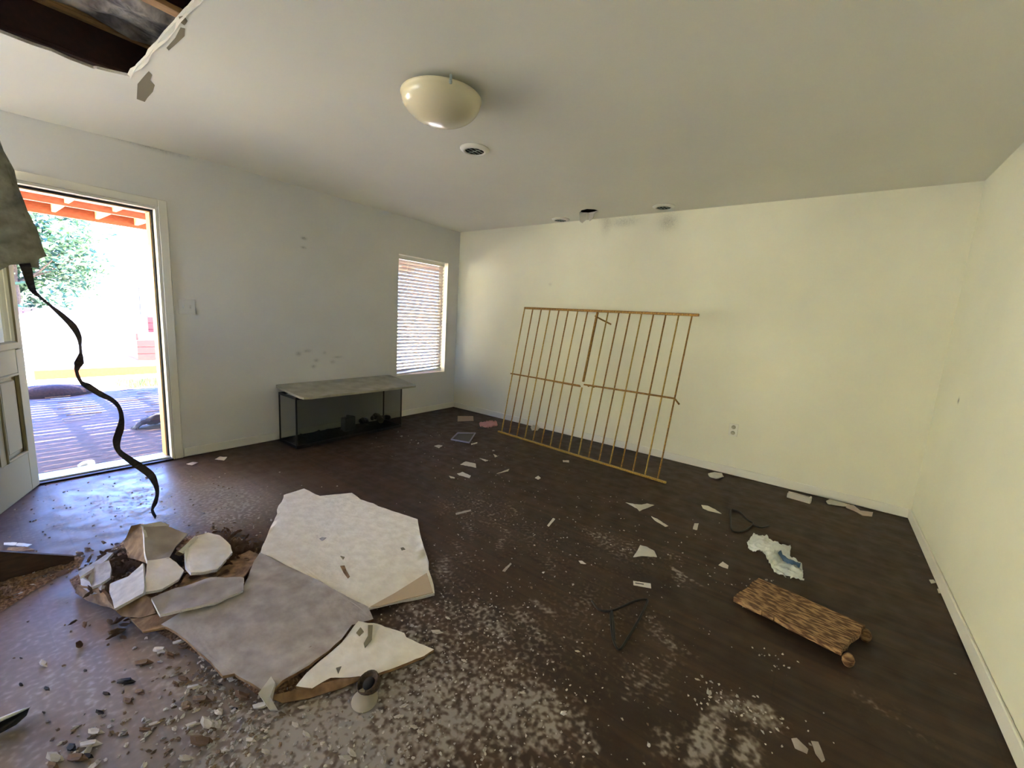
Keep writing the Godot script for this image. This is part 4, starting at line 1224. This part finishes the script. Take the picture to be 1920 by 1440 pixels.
	s = solid(ragged(v3([.914, .03, .465, .98, .05, .382, 1.017, .03, .257, 1.1, .012, .336, 1.09, .02, .509, 1.008, .012, .561]), .02, .004), .012, 3, .02, 30, Vector3.UP)
	obj("wrapper_film", s[0], mat(Color(.72, .52, .53), .45), wr)
	s = solid(v3([1.026, .006, .619, .987, .02, .518, 1.067, .02, .461, 1.089, .006, .506]), .004, 1, .01, 3, Vector3.UP)
	obj("dark_end", s[0], M.black, wr)
	settle(wr)
	# crumpled paper against the skirting
	s = solid(ragged(v3([3.497, .02, .18, 3.546, .045, .164, 3.605, .04, .141, 3.627, .012, .167, 3.58, .01, .245, 3.522, .008, .224]), .02, .003), .01, 3, .03, 3, Vector3.UP)
	tag(obj("crumpled_paper", s[0], M.paper), "crumpled white paper against the back baseboard right of the railing", "paper")
	s = solid(ragged(v3([1.434, .02, .1, 1.446, .03, .025, 1.509, .02, .01, 1.556, .01, .126, 1.512, .01, .177]), .02, .003), .01, 3, .03, 30, Vector3.UP)
	tag(obj("crumpled_paper", s[0], M.paper), "crumpled white paper by the back baseboard seen through the railing", "paper")
	# clear plastic channel
	var pm := mat(Color(.80, .77, .72), .3)
	var ch := thing("plastic_bracket", "pale plastic channel bracket lying against the back baseboard", "bracket")
	var q := [4.123, .231, 4.277, .248, 4.306, .094]
	var a := Vector3(q[0], .004, q[1])
	var b := Vector3(q[2], .004, q[3])
	st = mk()
	var dir := (b - a).normalized()
	var bas := Basis(dir, Vector3.UP, dir.cross(Vector3.UP))
	var mid := (a + b) / 2.0
	box(st, mid + Vector3(0, .003, 0), Vector3(a.distance_to(b), .006, .05), bas, .002)
	obj("base", st, pm, ch)
	for sgn: float in [-1.0, 1.0]:
		st = mk()
		box(st, mid + bas.z * .024 * sgn + Vector3(0, .022, 0), Vector3(a.distance_to(b), .04, .004), bas, .0015)
		obj("side", st, pm, ch)
	st = mk()
	box(st, b + Vector3(0, .025, 0), Vector3(.014, .05, .056), bas, .004)
	obj("end_cap", st, pm, ch)
	settle(ch)
	# two pale spoon-shaped slats
	var sg := "pale plastic spoon-shaped strips by the back baseboard"
	paper("plastic_strip", [4.383, .012, .111, 4.406, .02, .069, 4.462, .02, .071, 4.539, .012, .054, 4.532, .008, .103, 4.456, .012, .149, 4.394, .006, .151], pm, "pale plastic strip lying along the back baseboard, left of two", sg, .006, .002)
	paper("plastic_strip", [4.516, .02, .1, 4.557, .024, .085, 4.598, .016, .152, 4.679, .01, .094, 4.668, .004, .186, 4.608, .006, .225, 4.555, .012, .169, 4.509, .014, .155], mat(Color(.74, .66, .62), .35), "pale pinkish curved plastic strip crossing the other, nearest the right corner", sg, .006, .002)
	# larger crumbs of plaster that can be told apart, one by one
	var big := [[1480, 1310, 14], [0, 0, 0]]
	var shapes := [lump(.5), lump(.8), lump(.65)]
	var pale := mat(Color(.74, .71, .66), .9)
	var brown := mat(Color(.42, .33, .25), .9)
	var dark := mat(Color(.13, .115, .11), .8)
	for k in CRUMBS.size():
		var c: Array = CRUMBS[k]
		var m: Material = pale if c[3] == 0 else (brown if c[3] == 1 else dark)
		var r: float = c[2] * (.5 if c[3] == 2 else .62)
		var o := inst(["plaster_chunk", "insulation_chunk", "dark_chip"][c[3]], shapes[k % 3], m, Vector3(c[0], r * .35, c[1]))
		o.basis = Basis.from_euler(Vector3(rng.randf_range(-.3, .3), .5 + rng.randf_range(-.4, .4), rng.randf_range(-.3, .3))).scaled_local(Vector3(r * 1.7, r * .45, r * .75))
		tag(o, ["broken pale plaster chunk on the floor near the heap of plasterboard", "brown insulation chunk on the floor along the near edge of the heap", "small dark chip on the dusty floor in the lower left"][c[3]], "debris", ["loose plaster chunks round the heap", "loose insulation chunks round the heap", "dark chips on the floor at the lower left"][c[3]])

# x, z, radius, kind (0 plaster, 1 insulation, 2 dark)
const CRUMBS := [
	[2.355, 3.865, .022, 0], [2.354, 3.922, .03, 0], [2.409, 3.907, .024, 1], [2.398, 3.86, .02, 1], [2.38, 3.975, .028, 1], [2.432, 4.034, .034, 2], [2.443, 4.085, .016, 2], [2.534, 4.048, .02, 1], [2.518, 4.015, .022, 1],
	[2.63, 3.893, .022, 0], [2.705, 3.895, .03, 1], [2.702, 3.936, .02, 1], [2.819, 3.913, .03, 0], [2.781, 3.941, .018, 0], [2.87, 3.942, .035, 1], [2.888, 3.987, .02, 0], [2.518, 4.112, .018, 2], [2.699, 4.037, .02, 1], [2.688, 4.015, .014, 0],
	[2.592, 4.133, .022, 0], [2.63, 4.15, .026, 0], [2.604, 4.186, .026, 2], [2.656, 4.181, .028, 1], [2.612, 4.219, .026, 0], [2.669, 4.161, .02, 2], [2.632, 4.226, .02, 1], [2.128, 4.198, .02, 0], [2.191, 4.255, .012, 2], [2.275, 4.204, .016, 2], [2.385, 4.221, .008, 2],
	[2.818, 3.838, .014, 2], [2.681, 3.835, .012, 2], [2.795, 3.805, .03, 1], [2.875, 3.779, .026, 0], [2.981, 3.694, .014, 0], [3.026, 3.738, .016, 0], [3.081, 3.732, .016, 0], [2.969, 3.848, .016, 0], [2.944, 3.911, .014, 0], [3.042, 3.833, .016, 0], [3.24, 3.693, .02, 0], [3.239, 3.674, .018, 0],
	[3.231, 3.474, .014, 0], [3.248, 3.51, .014, 0], [3.318, 3.499, .014, 0], [3.344, 3.498, .011, 0], [3.069, 3.169, .022, 0], [3.041, 3.08, .012, 0], [3.572, 2.864, .01, 0], [3.994, 2.68, .009, 0], [3.512, 3.167, .01, 0], [3.255, 3.202, .012, 0], [2.032, 4.244, .008, 2], [2.268, 4.111, .012, 2],
	[1.295, 3.996, .02, 1], [1.272, 3.963, .018, 1], [1.321, 4.018, .02, 1], [1.427, 4.103, .02, 1], [1.378, 4.071, .016, 1], [1.484, 4.174, .014, 0], [2.565, 3.906, .02, 1], [2.57, 3.93, .016, 1], [2.592, 3.791, .02, 1], [2.514, 3.826, .018, 1], [2.582, 3.822, .022, 1],
]

func crumbs() -> void:
	var shape := lump(.7)
	var pale := mat(Color.WHITE, .9)
	pale.vertex_color_use_as_albedo = true
	var xs := []
	var cs := []
	# x, z, spread x, spread z, how many, size, share of brown
	for a: Array in CRUMB_FIELDS:
		for k in int(a[4] * .8):
			var x: float = a[0] + rng.randfn(0, 1) * a[2]
			var z: float = a[1] + rng.randfn(0, 1) * a[3]
			if x < .03 or x > W - .03 or z < .03: continue
			var r: float = a[5] * .62 * rng.randf_range(.35, 1.3) * (2.0 if rng.randf() < .03 else 1.0)
			xs.append(Transform3D(Basis.from_euler(Vector3(rng.randf() * .8, rng.randf() * 6, rng.randf() * .8)).scaled_local(Vector3(r * 1.4, r * .6, r)), Vector3(x, r * .3, z)))
			var t := rng.randf()
			cs.append(Color(.20, .14, .09) if t < a[6] else Color(.50, .46, .41) * rng.randf_range(.6, 1.1))
	tag(scatter("plaster_crumbs", shape, pale, xs, self, cs), "fine plaster and insulation crumbs strewn over the whole floor", "crumbs")

const CRUMB_FIELDS := [
	[2.603, 3.829, .14, .1, 260, .009, .55], [2.766, 3.953, .12, .12, 240, .009, .4], [2.836, 3.797, .12, .07, 160, .008, .4], [2.632, 4.173, .08, .06, 70, .008, .5], [2.979, 3.882, .12, .07, 220, .007, .15],
	[3.131, 3.645, .25, .16, 380, .006, .05], [3.235, 3.375, .22, .2, 380, .0055, .05], [3.318, 3.618, .2, .1, 220, .006, .05], [3.506, 3.254, .25, .18, 260, .005, .05], [3.053, 3.024, .25, .2, 260, .005, .08],
	[2.971, 2.302, .5, .4, 240, .0045, .1], [2.245, 1.628, .5, .4, 130, .005, .1], [3.607, 1.791, .35, .25, 110, .005, .1], [3.747, 2.627, .3, .25, 110, .004, .1], [4.196, 2.352, .05, .04, 22, .005, 0], [4.149, 2.708, .08, .05, 90, .006, 0],
	[1.04, 1.432, .5, .25, 90, .006, .2], [.773, 3.858, .4, .35, 170, .007, .85], [1.155, 3.271, .35, .3, 100, .006, .6], [2.021, 4.135, .3, .3, 60, .005, .7], [1.579, 3.447, .15, .1, 120, .008, .5], [1.437, 4.121, .05, .1, 90, .008, .7], [1.412, 3.833, .1, .1, 80, .009, .7],
]

# ---------------------------------------------------------------- beyond the doorway
func outdoors() -> void:
	var st := mk()
	quad(st, Vector3(-90, -.16, -90), Vector3(70, -.16, -90), Vector3(70, -.16, 90), Vector3(-90, -.16, 90), Vector3.UP)
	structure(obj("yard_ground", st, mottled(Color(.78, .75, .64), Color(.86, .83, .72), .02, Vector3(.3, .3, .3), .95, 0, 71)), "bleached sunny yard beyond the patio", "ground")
	st = mk()
	bx(st, -4.3, -.15, -.25, -.10, -3.0, 8.5, .01)
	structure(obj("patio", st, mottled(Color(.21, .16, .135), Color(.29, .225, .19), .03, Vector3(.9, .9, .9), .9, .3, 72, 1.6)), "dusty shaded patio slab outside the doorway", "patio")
	# unseen grassy bank, added to bounce warm light in through the added windows
	st = mk()
	for i in 30:
		for k in 10:
			var c := []
			for d: Array in [[0, 0], [1, 0], [1, 1], [0, 1]]:
				var a := lerpf(-.25, 1.0, (i + d[0]) / 30.0) * PI / 2
				var f: float = (k + d[1]) / 10.0
				var rr := 8.0 + 13.0 * f
				var y: float = -.17 + 6.5 * f * f * (2.2 - 1.2 * f) + .3 * f * noise.get_noise_2d((i + d[0]) * 9, f * 30)
				c.append(Vector3(2.0 - cos(a * .75 + .15) * rr * 1.15, y, 6.2 + sin(a * .75 + .15) * rr) + Vector3(sin(a) * 3.0, 0, 0))
			quad(st, c[0], c[1], c[2], c[3], Vector3.UP, true)
	structure(obj("added_grass_bank", st, mottled(Color(.63, .61, .43), Color(.73, .71, .52), .02, Vector3(.4, .4, .4), .95, 0, 78)), "unseen yellow-green grass bank added behind the house to tint the light", "bank")
	# timber deck overhead: beam, joists and spaced boards, one thing
	var dk := thing("deck_overhead", "stained timber deck roofing the patio outside the doorway", "deck")
	var stain := mottled(Color(.50, .24, .11), Color(.60, .32, .17), .02, Vector3(2, 6, 2), .7, 0, 73)
	var cream := mottled(Color(.78, .62, .40), Color(.86, .72, .50), .02, Vector3(2, 6, 2), .7, 0, 74)
	st = mk()
	bx(st, -3.13, -3.08, 2.30, 2.42, -2.6, 8.0, .006)
	obj("beam", st, stain, dk)
	st = mk()
	bx(st, -4.14, -4.10, 2.29, 2.50, -2.6, 8.0, .006)
	obj("rim_board", st, stain, dk)
	for k in 26:
		st = mk()
		bx(st, -4.10, -.2, 2.33, 2.50, -2.4 + k * .41, -2.36 + k * .41, .004)
		obj("joist", st, cream, dk)
	for k in 28:
		var x := -4.16 + k * .142
		var gap := .022 if k in [4, 5, 6, 7, 8, 9, 14, 15, 17] else .004
		st = mk()
		bx(st, x, x + .142 - gap, 2.50, 2.53, -2.7, 8.1, .004)
		obj("deck_board", st, stain, dk)
	for z: float in [-.6, 7.7]:
		st = mk()
		bx(st, -3.17, -3.03, -.10, 2.30, z - .07, z + .07, .006)
		obj("post", st, stain, dk)
	settle(dk)
	# bark slab, bag, stone
	var at := func(q: Array, y: float) -> Vector3: return Vector3(q[0], y, q[1])
	var bark: Vector3 = at.call([-4.17, 3.548], -.10)
	st = mk()
	var prof := []
	for i in 13:
		var f := i / 12.0
		prof.append([bark + Vector3(.12 * sin(f * 3), .05, lerpf(.42, -.42, f)), .015 + .105 * pow(sin(PI * clampf(f * .9 + .08, 0, 1)), .7)])
	var pts := []
	var rad := []
	for p: Array in prof:
		pts.append(p[0])
		rad.append(p[1])
	tube(st, pts, rad, 10)
	tag(obj("bark_roll", st, mottled(Color(.12, .065, .05), Color(.21, .13, .10), .03, Vector3(3, 3, 3), .9, .5, 75)), "curled brown bark slab at the far edge of the patio", "bark")
	var bag: Vector3 = at.call([-1.637, 3.002], -.10)
	s_bag(bag)
	var stone: Vector3 = at.call([-.557, 3.717], -.10)
	var so := inst("pale_stone", lump(.35), mat(Color(.82, .80, .68), .7), stone + Vector3(0, .02, 0))
	so.basis = Basis(Vector3.UP, .9).scaled_local(Vector3(.045, .022, .075))
	tag(so, "flat pale stone on the patio just outside the threshold", "stone")
	# sticks and pale strips lying about the patio
	var stick := mk()
	tube(stick, [Vector3(0, 0, -.5), Vector3(.03, .01, 0), Vector3(0, 0, .5)], .5 * .06, 6)
	stick.generate_normals()
	var sm := stick.commit()
	var greym := mat(Color(.62, .58, .55), .85)
	for k in 26:
		var o := inst("stick", sm, greym if k % 3 else M.kraft, Vector3(-2.35 - (k % 13) * .145, -.088, 2.75 + int(k / 13) * .8 + rng.randf_range(-.15, .15)))
		var l := rng.randf_range(.2, .6)
		o.basis = Basis(Vector3.UP, rng.randf_range(-.3, .3)).scaled_local(Vector3(.18, .18, l * .7))
		tag(o, "thin weathered stick lying on the shaded patio", "stick", "sticks on the patio")
	# timber edging and grass at the patio's far edge
	st = mk()
	bx(st, -6.25, -6.12, -.16, .0, 1.9, 3.55, .008)
	tag(obj("timber_edging", st, mottled(Color(.46, .18, .02), Color(.56, .26, .05), .03, Vector3(2, 2, 2), .7, 0, 76)), "orange timber edging across the yard beyond the patio", "timber")
	var blade := mk()
	for k in 14:
		var a := rng.randf() * TAU
		var o := Vector3(rng.randf_range(-.06, .06), 0, rng.randf_range(-.06, .06))
		var d := Vector3(cos(a), 0, sin(a)) * .006
		var tip := o + Vector3(rng.randf_range(-.05, .05), rng.randf_range(.07, .15), rng.randf_range(-.05, .05))
		tri(blade, o - d, o + d, tip, Vector3(-d.z, .3, d.x))
	blade.generate_normals()
	var bm := blade.commit()
	var xs := []
	for k in 420:
		var x := rng.randf_range(-5.3, -4.35)
		xs.append(Transform3D(Basis(Vector3.UP, rng.randf() * 6), Vector3(x, -.16, rng.randf_range(.8, 2.75) if rng.randf() < .8 else rng.randf_range(3.4, 4.3))))
	var gm := mat(Color(.30, .47, .22), .8)
	gm.backlight_enabled = true
	gm.backlight = Color(.2, .3, .1)
	tag(scatter("grass", bm, gm, xs), "green grass along the far edge of the patio", "grass")
	steps()
	shed()
	fence()
	trees()

func s_bag(p: Vector3) -> void:
	var poly := [p + Vector3(0, .01, -.28), p + Vector3(.1, .01, -.2), p + Vector3(.12, .01, .05), p + Vector3(.05, .01, .2), p + Vector3(-.04, .01, .22), p + Vector3(-.14, .01, 0), p + Vector3(-.12, .01, -.22)]
	var lift := func(v: Vector3) -> Vector3:
		var k := clampf(1.0 - Vector2(v.x - p.x, (v.z - p.z + .05) * .55).length() / .14, 0, 1)
		return v + Vector3(0, .15 * sqrt(k) + .02 * noise.get_noise_2d(v.x * 200, v.z * 200), 0)
	var s := solid(poly, .008, 4, 0, 1, Vector3.UP, lift)
	tag(obj("black_bag", s[0], mat(Color(.03, .03, .033), .7)), "black plastic bag slumped on the patio at the right of the doorway", "bag")

# stained timber planters stepping up the bank at the right of the doorway view
func steps() -> void:
	var wood := mottled(Color(.36, .10, .04), Color(.42, .13, .055), .02, Vector3(2, 2, 2), .7, 0, 77)
	var soil := mat(Color(.70, .66, .52), .95)
	var data := [[Vector3(-8.3, -.16, 1.05), 1.5, .62, "lowest stained timber planter box on the bank"], [Vector3(-9.6, -.16, .55), 1.5, .98, "middle stained timber planter box on the bank"], [Vector3(-11.0, -.16, -.45), 1.8, 1.35, "highest stained timber planter box on the bank"]]
	for d: Array in data:
		var t := thing("timber_planter", d[3], "planter", "timber planters on the bank")
		var p: Vector3 = d[0]
		var w: float = d[1]
		var h: float = d[2]
		for k in int(h / .16):
			var st := mk()
			bx(st, p.x - .04, p.x, p.y + k * .16, p.y + k * .16 + .155, p.z - w / 2, p.z + w / 2, .006)
			obj("board", st, wood, t)
		var st2 := mk()
		bx(st2, p.x - 1.0, p.x - .04, p.y, p.y + h, p.z - w / 2, p.z - w / 2 + .04, .004)
		bx(st2, p.x - 1.0, p.x - .04, p.y, p.y + h, p.z + w / 2 - .04, p.z + w / 2, .004)
		obj("side", st2, wood, t)
		st2 = mk()
		bx(st2, p.x - 1.0, p.x - .04, p.y, p.y + h - .04, p.z - w / 2 + .04, p.z + w / 2 - .04, 0)
		obj("soil", st2, soil, t)
		settle(t)
	# thin stakes
	for k in 3:
		var st := mk()
		tube(st, [Vector3(-11.5, -.16, 1.05 - k * .28), Vector3(-11.5 + .02, 1.6, 1.03 - k * .28)], .014, 6)
		tag(obj("garden_stake", st, mat(Color(.22, .20, .17), .8)), ["leftmost of the three thin dark garden stakes above the planters", "middle one of the three thin dark garden stakes above the planters", "rightmost of the three thin dark garden stakes above the planters"][k], "stake", "garden stakes on the bank")

func shed() -> void:
	var t := thing("white_shed", "low white gabled shed in the sunny yard seen through the doorway", "shed")
	var m := mat(Color(.88, .88, .88), .6)
	var c := Vector3(-8.6, -.16, 2.95)
	var st := mk()
	bx(st, c.x - .6, c.x + .5, c.y, c.y + .86, c.z - .62, c.z + .62, .02)
	obj("body", st, m, t)
	st = mk()
	var e := [Vector3(0, .84, -.68), Vector3(0, 1.16, 0), Vector3(0, .84, .68)]
	for x: float in [-.65, .58]:
		tri(st, c + e[0] + Vector3(x, 0, 0), c + e[1] + Vector3(x, 0, 0), c + e[2] + Vector3(x, 0, 0), Vector3(x, 0, 0))
	for k in 2:
		quad(st, c + e[k] + Vector3(-.65, 0, 0), c + e[k + 1] + Vector3(-.65, 0, 0), c + e[k + 1] + Vector3(.58, 0, 0), c + e[k] + Vector3(.58, 0, 0), Vector3(0, 1, k - .5))
	quad(st, c + e[0] + Vector3(-.65, 0, 0), c + e[2] + Vector3(-.65, 0, 0), c + e[2] + Vector3(.58, 0, 0), c + e[0] + Vector3(.58, 0, 0), Vector3.DOWN)
	obj("roof", st, m, t)
	settle(t)

func fence() -> void:
	var t := thing("yard_fence", "pinkish picket fence at the far side of the yard", "fence")
	var m := mat(Color(.30, .20, .22), .85)
	for k in 34:
		var st := mk()
		bx(st, -14.03, -14.0, -.16, .78, 2.75 + k * .16, 2.88 + k * .16, .004)
		obj("picket", st, m, t)
	for y: float in [.15, .6]:
		var st := mk()
		bx(st, -14.07, -14.03, y, y + .08, 2.75, 8.2, .004)
		obj("rail", st, m, t)
	settle(t)

func leaf_cluster(n: int, spread: float, size: float) -> ArrayMesh:
	var st := mk()
	for k in n:
		var p := Vector3(rng.randfn(), rng.randfn() * .6, rng.randfn()) * spread
		var b := Basis.from_euler(Vector3(rng.randf_range(-.7, .7), rng.randf() * TAU, rng.randf_range(-.7, .7)))
		var l := size * rng.randf_range(.7, 1.3)
		var w := l * .42
		quad(st, p + b * Vector3(-l / 2, 0, 0), p + b * Vector3(0, .1 * l, w / 2), p + b * Vector3(l / 2, -.05 * l, 0), p + b * Vector3(0, .1 * l, -w / 2), b * Vector3.UP)
	st.generate_normals()
	return st.commit()

func trees() -> void:
	var cl := [leaf_cluster(16, .2, .19), leaf_cluster(16, .22, .16)]
	var bark := mottled(Color(.20, .16, .13), Color(.34, .28, .23), .03, Vector3(2, 2, 2), .95, .6, 81)
	# x, z, height, crown radius, crown base, clusters, colour kind, label
	var list := [
		[-19.0, 5.2, 9.5, 2.9, 1.2, 1200, 0, "dark blue-green tree behind the white shed, left in the doorway view"],
		[-17.0, 2.9, 5.0, 2.0, .4, 1000, 0, "bushy dark green tree just behind the white shed"],
		[-23.0, 4.6, 12.0, 2.7, 2.4, 1000, 1, "tall yellow-green tree in the middle of the doorway view"],
		[-25.0, -6.0, 9.0, 3.2, 2.0, 800, 2, "pale sunlit tree at the right of the doorway view"],
		[-28.0, 8.0, 13.0, 3.8, 2.0, 900, 1, "tall tree furthest left beyond the fence"],
		[-31.0, 7.0, 14.0, 4.2, 2.0, 900, 0, "dark tall tree furthest back beyond the fence"],
	]
	var cols := [Color(.055, .11, .055), Color(.13, .18, .055), Color(.19, .23, .09)]
	for d: Array in list:
		var t := thing("yard_tree", d[7], "tree", "trees round the yard")
		var base := Vector3(d[0], -.16, d[1])
		var hgt: float = d[2]
		var cr: float = d[3]
		var cb: float = d[4]
		var st := mk()
		var top := base + Vector3(rng.randf_range(-.4, .4), hgt * .85, rng.randf_range(-.4, .4))
		tube(st, [base, base.lerp(top, .35) + Vector3(.1, 0, .05), base.lerp(top, .7), top], [hgt * .022, hgt * .017, hgt * .011, .02], 9)
		obj("trunk", st, bark, t)
		for k in 5:
			st = mk()
			var f := rng.randf_range(.3, .7)
			var a := rng.randf() * TAU
			var p := base.lerp(top, f)
			tube(st, [p, p + Vector3(cos(a) * cr * .4, .4, sin(a) * cr * .4), p + Vector3(cos(a) * cr * .8, 1.0, sin(a) * cr * .8)], [hgt * .009, hgt * .006, .012], 6)
			obj("branch", st, bark, t)
		var xs := []
		var cs := []
		var mid := (cb + hgt) / 2.0
		var hh := (hgt - cb) / 2.0
		for k in int(d[5]):
			var v := Vector3(rng.randfn(), rng.randfn(), rng.randfn()).normalized() * pow(rng.randf(), .4)
			var p := base + Vector3(v.x * cr, mid + v.y * hh, v.z * cr)
			if noise.get_noise_3d(p.x * 5, p.y * 7, p.z * 5) < -.12: continue
			xs.append(Transform3D(Basis.from_euler(Vector3(rng.randf_range(-.4, .4), rng.randf() * 6, rng.randf_range(-.4, .4))) * rng.randf_range(.8, 1.6) * Basis(), p))
			cs.append((cols[d[6]] as Color) * rng.randf_range(.7, 1.4))
		var lm := mat(Color.WHITE, .6)
		lm.vertex_color_use_as_albedo = true
		lm.backlight_enabled = true
		lm.backlight = Color(.5, .5, .3)
		scatter("foliage", cl[int(d[6]) % 2], lm, xs, t, cs)
		t.set_meta("base", base)
	for t in get_children():
		if t.has_meta("base"):
			var b: Vector3 = t.get_meta("base")
			t.position = b
			for c in t.get_children(): c.position -= b
			t.remove_meta("base")
